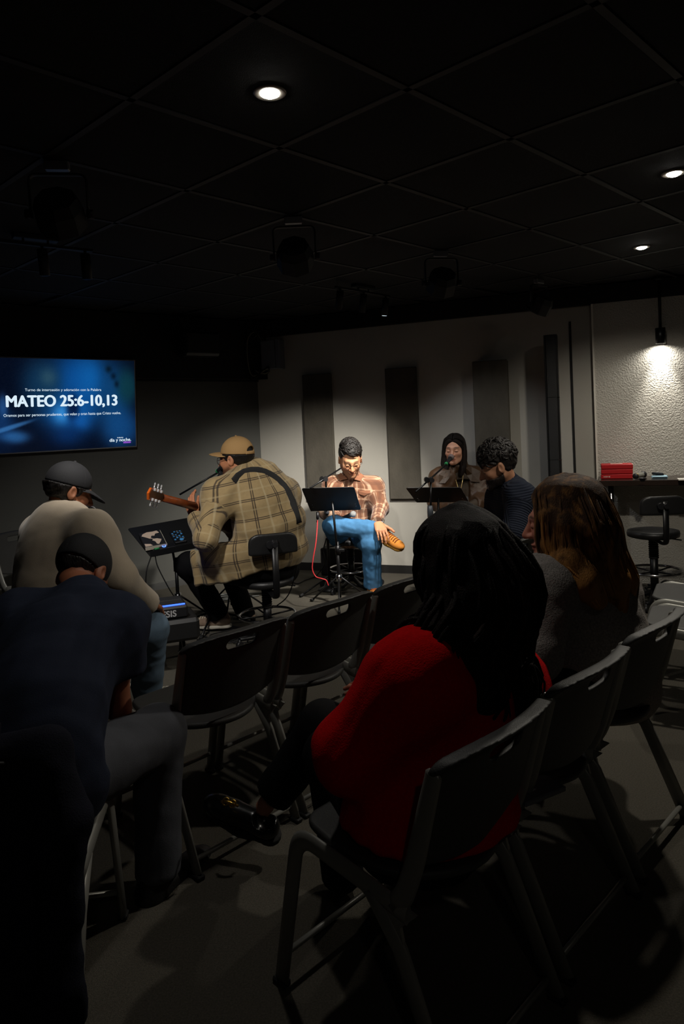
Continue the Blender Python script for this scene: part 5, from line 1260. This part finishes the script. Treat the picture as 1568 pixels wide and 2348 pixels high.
spot_light('pendant_beam', (pp[0], pp[1], pz0 + .004), (pp[0] - NW3[0] * .06, pp[1] - NW3[1] * .06, pz0 - 1.0), 34, 60, 1.0, .022, (1, .96, .87))
spot_light('pendant_spill', (pp[0], pp[1], pz0 + .004), (pp[0], pp[1], 0), 9, 165, .8, .022, (1, .96, .87))

TZ = .885
tA = HIT(1372, 1112, A(0, 0, TZ), Z3); tp = K3 + DW3 * (s_white(on_white(1372, 1100)) ) + NW3 * .06
tb_ = thing('high_table', 'dark high table with a glossy top against the rough wall', 'table', tp)
TL_ = 2.3; TD = .40
part(tb_, 'tabletop', MB().box(tp + DW3 * TL_ / 2 + NW3 * (TD / 2 + .003) + Z3 * (TZ - .022), (TL_, TD, .044), rotw, .003), mat('dark_laminate', '#2b211c', .22, var=.15, vscale=6))
for sx in (.09, TL_ - .09):
    for sy in (.06, TD - .05): part(tb_, 'leg', MB().cyl(tp + DW3 * sx + NW3 * sy, tp + DW3 * sx + NW3 * sy + Z3 * (TZ - .044), .022, 16), CHROME)
def tpt(u, v): return HIT(u, v, A(0, 0, TZ), Z3)
mat('label_paper', '#d8c7bb', .7)
RB = ['bottom', 'middle', 'top']
b0 = tp + DW3 * .14 + NW3 * .20
for k in range(3):
    a = .03 * (k - 1); rr = np.array(Matrix.Rotation(a, 3, 'Z')) @ rotw; bc = b0 + Z3 * (TZ + .0195 + .039 * k)
    bk = thing('red_book', 'thick red book, ' + RB[k] + ' of the stack on the high table', 'book', bc - Z3 * .019, group='red books on the high table')
    part(bk, 'cover', MB().box(bc, (.235, .16, .037), rr, .005), mat('red_cover', '#b3161c', .45)); part(bk, 'pages', MB().box(bc + rr[:, 0] * .004, (.232, .155, .030), rr), MATS['pages'])
    if k == 2: part(bk, 'cover_label', MB().box(bc + Z3 * .0195, (.09, .045, .001), rr), mat('label_paper', '#d8c7bb', .7))
    for q in range(4 if k == 0 else 0): part(bk, 'spine_lettering', MB().box(bc + NW3 * .0803 - DW3 * (.095 - .013 * q), (.008, .0008, .010 if q % 2 else .007), rr), MATS['label_paper'])
p0, p1 = tp + DW3 * .27 + NW3 * .33 + Z3 * (TZ + .024), tp + DW3 * .34 + NW3 * .14 + Z3 * (TZ + .022)
wm = thing('wireless_microphone', 'grey wireless microphone lying by the red books', 'microphone', (p0 + p1) / 2 - Z3 * .02); dm = nrm(p1 - p0); Rm = np.stack([nrm(np.cross(dm, Z3)), np.cross(nrm(np.cross(dm, Z3)), dm) * -1, dm], 1); Rm[:, 1] = np.cross(dm, Rm[:, 0])
part(wm, 'body', MB().lathe([(.017, .01), (.020, .03), (.022, .15), (.019, .16)], p0, 18, rot=Rm), mat('mic_grey', '#85857c', .4, .3)); part(wm, 'end_cap', MB().lathe([(.004, -.006), (.021, -.004), (.0225, .012), (.017, .014)], p0, 18, rot=Rm), BLACK)
part(wm, 'grille', MB().lathe([(.018, .158), (.027, .175), (.026, .2), (.012, .215), (.002, .217)], p0, 18, rot=Rm), BLACK); part(wm, 'band', MB().lathe([(.0222, .016), (.0228, .017), (.0228, .022), (.0222, .023)], p0, 18, rot=Rm), MATS['brass'])
cu = thing('small_cup', 'small black cup on the high table', 'cup', tpt(1473, 1104)); part(cu, 'wall', MB().lathe([(.016, 0), (.024, .024), (.026, .026), (.023, .026), (.017, .006)], tpt(1473, 1104), 20), BLACK); part(cu, 'rim', MB().tube([tpt(1473, 1104) + A(.025 * math.cos(t), .025 * math.sin(t), .026) for t in np.linspace(0, 6.283, 21)], .0015, 6, caps=False), STEELG)
m0 = tpt(1512, 1097); mk = thing('marker_case', 'pale blue pouch on the high table', 'pouch', m0); part(mk, 'pouch', MB().box(m0 + Z3 * .012, (.115, .06, .024), rotw, .008), mat('pale_blue', '#9cc4d6', .5)); part(mk, 'zip', MB().box(m0 + Z3 * .012 + NW3 * .031, (.10, .002, .004), rotw), BLACK)
m1 = m0 + Z3 * .036 - DW3 * .012; dv = thing('dark_gadget', 'dark glossy gadget lying on the pale blue pouch', 'gadget', m0 + Z3 * .024); part(dv, 'case', MB().box(m1, (.085, .04, .022), rotw @ np.array(Matrix.Rotation(.12, 3, 'Y')), .007), mat('dark_gloss', '#1d2126', .2)); part(dv, 'button', MB().box(m1 + Z3 * .012, (.02, .012, .003), rotw, .001), STEELG)
m2 = tpt(1566, 1100); obj_ = thing('paper_pad', 'white paper pad at the right end of the high table', 'notepad', m2); part(obj_, 'sheets', MB().box(m2 + Z3 * .004 + DW3 * .06, (.19, .13, .007), rotw), mat('white_paper', '#d7d3cb', .8)); part(obj_, 'backing', MB().box(m2 + Z3 * .0005 + DW3 * .06, (.192, .132, .001), rotw), mat('card', '#8b7a66', .9))

PARK = mat('ceiling_fixture_black', '#0a0a0b', .6)
# ------------------------------------------------------------------ ceiling stage lights and track lights
def par_can(label, c, aim, lit=0):
    c = A(c[0], c[1], CEIL); d = nrm(np.asarray(aim) - (c - Z3 * .20)); R = frame(d); rt = nrm(A(d[1], -d[0], 0)); ctr = c - Z3 * .20
    t = thing('stage_light', label, 'stage light', c, group='stage lights under the ceiling')
    part(t, 'clamp', MB().box(c - Z3 * .018, (.09, .035, .034), np.stack([rt, np.cross(Z3, rt), Z3], 1), .004), STEELG)
    part(t, 'yoke', MB().tube(fillet([ctr + rt * .105 - Z3 * .01, ctr + rt * .105 + Z3 * .15, ctr - rt * .105 + Z3 * .15, ctr - rt * .105 - Z3 * .01], .03), .014, 8, flat=(1, .35), ref=np.cross(Z3, rt)), PARK)
    Rz = np.stack([R[:, 0], R[:, 2], R[:, 1]], 1); Rz[:, 1] = np.cross(d, R[:, 0])
    part(t, 'housing', MB().lathe([(.045, -.075), (.075, -.07), (.092, -.03), (.095, .05), (.088, .055), (.084, .045)], ctr, 8, rot=Rz, smooth=False), PARK)
    part(t, 'lens', MB().lathe([(.084, .044), (.001, .046)], ctr, 20, rot=Rz), mat('par_lens', '#d8d8d8', .2, emit=(1, .95, .86), estr=3.0) if lit else mat('par_lens_off', '#3a3a3c', .15))
    for s_ in (-1, 1): part(t, 'knob', MB().cyl(ctr + rt * s_ * .10, ctr + rt * s_ * .125, .018, 12), PARK)
par_can('black stage light near the left edge, nearest of the four', (-1.039, 2.648), (-1.4, 5, .5), 1)
par_can('black stage light hanging over the middle of the room', (-.192, 3.465), (-.2, 6, .5), 1)
par_can('small black stage light over the singer side', (.668, 4.283), (.35, 6.2, .5), 1)
par_can('farthest black stage light close to the white wall', (1.571, 5.294), (1.0, 6.0, 1.0), 0)
def track(label, pa, pb, heads, lit=None):
    pa, pb = A(*pa), A(*pb); c = (pa + pb) / 2; d = nrm(pb - pa)
    t = thing('track_light', label, 'track light', (c[0], c[1], CEIL), group='track lights under the ceiling')
    rt_ = np.stack([d, np.cross(Z3, d), Z3], 1)
    part(t, 'canopy', MB().box((c[0], c[1], CEIL - .014), (.22, .06, .026), rt_, .004), PARK)
    for s_ in (-.06, .06): part(t, 'stem', MB().cyl(c + d * s_, (c + d * s_) * A(1, 1, 0) + Z3 * (CEIL - .02), .006, 8), PARK)
    part(t, 'bar', MB().box(c, (np.linalg.norm(pb - pa), .018, .014), rt_), PARK)
    for i, (f, tilt) in enumerate(heads):
        p = pa + (pb - pa) * f; e = p - Z3 * .03; q = nrm(A(*tilt)); h = part(t, 'lamp_head', MB().cyl(p, e, .008, 8).cyl(e - q * .01, e + q * .125, .026, 18), PARK)
        part(h, 'lens', MB().cyl(e + q * .1255, e + q * .127, .020, 14), mat('track_glow', '#ffffff', .4, emit=(.75, .87, 1), estr=3.0) if lit == i else MATS['par_lens_off'])
bz = CEIL - .05
track('three headed black track light above the singer', FL(769, 658, bz), FL(892, 679, bz), [(.08, (-.15, .25, -1)), (.5, (-.15, .3, -1)), (.93, (-.12, .3, -1))], 2)
track('black track light at the far left under the ceiling', FL(-60, 546, bz), FL(212, 575, bz), [(.08, (0, .05, -1)), (.55, (.02, .1, -1)), (.93, (.0, .1, -1))])

# ------------------------------------------------------------------ drum pad, bench, cables and small things
dpc = W(362, 1398, 4.05); dax = nrm(A(.93, .36, 0)); day = A(-dax[1], dax[0], 0); Rp = np.stack([dax, day, Z3], 1)
dp_ = thing('drum_pad', 'black electronic drum pad with blue light strips', 'drum pad', dpc - Z3 * .04)
part(dp_, 'case', MB().box(dpc + Z3 * .0, (.32, .26, .075), Rp, .012), BLACK)
M_BLUE = mat('blue_strip', '#000010', .4, emit='#2a4dff', estr=5.0); M_PAD = mat('pad_rubber', '#1b1b1d', .75)
for i in range(2):
    for j in range(2): part(dp_, 'pad', MB().box(dpc + Z3 * .040 + dax * (-.075 + .15 * i) + day * (-.05 + .115 * j), (.135, .10, .008), Rp, .003), M_PAD)
part(dp_, 'light_strip', MB().box(dpc + Z3 * .042 - day * .108, (.29, .010, .006), Rp), M_BLUE); part(dp_, 'light_strip', MB().box(dpc + Z3 * .044 + day * .118 - dax * .06, (.16, .012, .008), Rp), M_BLUE)
cu_ = bpy.data.curves.new('t', 'FONT'); cu_.body = 'ALESIS'; cu_.size = .052; cu_.offset = .001; o_ = bpy.data.objects.new('t', cu_); COL.objects.link(o_); ms_ = bpy.data.meshes.new_from_object(o_.evaluated_get(bpy.context.evaluated_depsgraph_get())); bpy.data.objects.remove(o_)
for v in ms_.vertices:
    p = dpc - day * .1312 + dax * (v.co.x - .055) + Z3 * (v.co.y - .02) - ABS[dp_.name]; v.co = p
ms_.materials.clear(); ms_.materials.append(mat('pad_lettering', '#a9a9ab', .5)); link(bpy.data.objects.new('lettering', ms_), dp_)
stk0 = dpc + Z3 * .055 - dax * .16 + day * .05
tag(obj('drum_stick', MB().tube([stk0, stk0 + dax * .06 + day * .05 + Z3 * .018, stk0 + dax * .13 + day * .12 + Z3 * .03], [.007, .007, .004], 8), mat('pale_wood', '#b99a72', .6)), 'pale wooden drum stick resting on the drum pad', 'drum stick')
bnc = W(368, 1434, 4.04); bn = thing('keyboard_bench', 'black padded bench under the drum pad, on folding metal legs', 'bench', (bnc[0], bnc[1], 0)); zt = dpc[2] - .0385
part(bn, 'cushion', MB().box((bnc[0], bnc[1], zt - .065), (.42, .30, .13), Rp, .02), mat('bench_vinyl', '#161617', .5))
for s1 in (-1, 1):
    for s2 in (-1, 1):
        a = A(bnc[0], bnc[1], zt - .13) + dax * .12 * s1 + day * .02 * s2; e = A(bnc[0], bnc[1], .012) + dax * .13 * s1 + day * .19 * s2
        lg = part(bn, 'leg', MB().cyl(a, e, .011, 10), CHROME if s2 < 0 else BLACKM); part(lg, 'rubber_foot', MB().cyl(e + nrm(a - e) * .03, e - nrm(a - e) * .004, .014, 10), RUBBER)
r3 = random.Random(11); CAB = ['leftmost black tangled cable', 'second tangled black cable from the left', 'third tangled black cable from the left', 'middle tangled black cable', 'third tangled black cable from the right', 'second tangled black cable from the right', 'rightmost black tangled cable']
for k in range(7):
    x0, y0 = -1.02 + .09 * k, 4.55 + .06 * (k % 3); pts = [A(x0 + r3.uniform(-.18, .18) + .07 * j, y0 + r3.uniform(-.16, .16), .006 + .004 * k % 2) for j in range(6)]
    cable(CAB[k] + ' on the carpet by the guitarist feet', pts, .0042, group='cables by the guitarist')
for k in range(2):
    cc = FL(508 + 6 * k, 1376, .008); cable(['lower loop of pale grey coiled cable on the stage floor', 'upper loop of pale grey coiled cable on the stage floor'][k], [cc + A(.09 * math.cos(t), .07 * math.sin(t), .004 * t * .4 + .01 * k) for t in np.linspace(0, 12 + 3 * k, 22)] + [cc + A(.3, .1 + .1 * k, 0)], .0045, mat('grey_cable', '#5a5c5a', .6), group='coiled cable on stage')
cable('black cable running along the white wall to the floor', [FL(678, 1300, .01), FL(665, 1325, .01), FL(680, 1338, .01), FL(700, 1330, .01), FL(722, 1322, .01), FL(735, 1308, .02), W(745, 1290, 5.8), W(742, 1260, 5.7), W(748, 1235, 5.6)], .005)
cable('black cable hanging from the guitarist stool to the carpet', [W(681, 1248, 4.5), W(684, 1275, 4.48), W(676, 1320, 4.5), W(662, 1362, 4.55), W(640, 1385, 4.7), FL(605, 1402, .02)], .004)
cable('red microphone cable with a dark upper length dropping beside the mic stand', [W(728, 1188, 5.30), W(727, 1210, 5.28), W(724, 1245, 5.24), W(718, 1280, 5.22), W(716, 1305, 5.22), W(724, 1322, 5.22), W(738, 1327, 5.2), W(748, 1331, 5.2), W(753, 1343, 5.2)], .0045, mat('red_cable', '#d8383c', .5))
xl = thing('cable_plug', 'black plug hanging under the middle music stand', 'plug', W(728, 1186, 5.3)); part(xl, 'shell', MB().cyl(W(728, 1174, 5.31), W(728, 1190, 5.30), .011, 12), BLACK); part(xl, 'boot', MB().cyl(W(728, 1190, 5.30), W(727, 1198, 5.295), .007, 10), RUBBER)
for k in range(5):
    cc = FL(1495 + 9 * k, 1352 + 4 * (k % 2), .02); cable(['leftmost', 'second', 'middle', 'fourth', 'rightmost'][k] + ' dark glossy cable loop on the carpet under the high table stool', [cc + A(.07 * math.cos(t + k), .05 * math.sin(t * 1.1), .01 + .012 * k * (1 + math.sin(t * 2)) * .5) for t in np.linspace(0, 8, 16)], .006, mat('glossy_cable', '#1b1b1b', .25), group='cable pile at the right')
# low black stage box behind the man in jeans, and wall boxes on the floor
bx = on_white(790, 1300, .14); bx[2] = 0; sb = thing('stage_box', 'low black box on the floor behind the man in jeans', 'stage box', bx); part(sb, 'case', MB().box(bx + Z3 * .13, (.42, .16, .26), rotw, .01), BLACK); part(sb, 'handle', MB().tube(fillet([bx + Z3 * .26 - DW3 * .05, bx + Z3 * .30 - DW3 * .05, bx + Z3 * .30 + DW3 * .05, bx + Z3 * .26 + DW3 * .05], .02), .006, 8), RUBBER)
# jacket over the chair back (chair of the man in navy)
ch = [o for o in bpy.data.objects if o.get('label', '').startswith('folding chair with a dark jacket')][0]
Mc = np.array(Matrix.LocRotScale(ch.location, ch.rotation_euler, None)); wj = Wr(91, 20, 6)
def jacket(P):
    q = ((P - Mc[:3, 3].astype(np.float32)) @ Mc[:3, :3].astype(np.float32))
    d = sd_rc(q, (-.18, -.262, .752), (.18, -.262, .752), .040, .040)
    yb = -.285 - .02 * np.cos(q[:, 0] * 22) * np.clip((.7 - q[:, 2]) * 3, 0, 1)
    bk = smax(smax(np.abs(q[:, 1] - yb) - .022, np.abs(q[:, 0]) - (.20 + .09 * (.75 - q[:, 2])), .03), np.abs(q[:, 2] - .46) - .30, .03)
    fr = smax(smax(np.abs(q[:, 1] + .205 - .25 * (q[:, 2] - .7) * -1) - .012, np.abs(q[:, 0]) - .19, .02), np.abs(q[:, 2] - .66) - .10, .02)
    d = smin(smin(d, bk, .03), fr, .02); d = smin(d, sd_rc(q, (.185, -.275, .735), (.225, -.30, .60), .055, .05), .04); d = smin(d, sd_rc(q, (.225, -.30, .60), (.20, -.32, .28), .05, .042), .04)
    return d + .012 * wj(P)
jl, jh = bounds([Mc[:3, 3] + A(-.45, -.5, .1), Mc[:3, 3] + A(.45, .1, .85)], 0)
jk = thing('jacket', 'dark navy jacket draped over the chair back at the lower left', 'jacket', (Mc[0, 3], Mc[1, 3] - .25, 0)); SM().add(*mesh_sdf(jacket, jl, jh, .0095)).build(jk, 'shell', mat('dark_wool', '#1c1d26', 1.0, bump=.4, bscale=300, spec=.1))
part(jk, 'collar', MB().tube([Mc[:3, 3] + Mc[:3, :3] @ A(x, -.25 - .03 * math.cos(x * 8), .795 + .01 * math.cos(x * 16)) for x in np.linspace(-.1, .1, 9)], .022, 10, flat=(1, .5)), MATS['dark_wool'])
# book on a chair, pencil and notebook on another
bo = FL(1182, 1334, .452); ob = thing('open_book', 'white open book lying on a chair by the bearded man', 'book', bo - Z3 * .01)
for s_ in (-1, 1): part(ob, 'page_block', MB().box(bo + A(.06 * s_, .06 * s_, 0), (.16, .22, .014), np.array(Matrix.Rotation(.785, 3, 'Z')) @ np.array(Matrix.Rotation(-.06 * s_, 3, 'Y')), .003), MATS['white_paper'])
pe = FL(1196, 1766, .452); tag(obj('notebook', MB().box(FL(1192, 1790, .443), (.14, .19, .014), np.array(Matrix.Rotation(.5, 3, 'Z')), .003), mat('grey_notebook', '#5c5e63', .6)), 'grey notebook on the empty chair beside the red sweater', 'notebook')
pn_ = thing('pencil', 'yellow pencil lying on the notebook beside the red sweater', 'pencil', pe); pa_, pb_ = FL(1172, 1757, .457), FL(1212, 1772, .457)
part(pn_, 'shaft', MB().cyl(pa_ - nrm(pb_ - pa_) * .05, pb_, .007, 8), mat('yellow_paint', '#d8b433', .5)); part(pn_, 'ferrule', MB().cyl(pb_, pb_ + nrm(pb_ - pa_) * .014, .0072, 8), mat('pale_metal', '#cfc9bd', .4, .4))
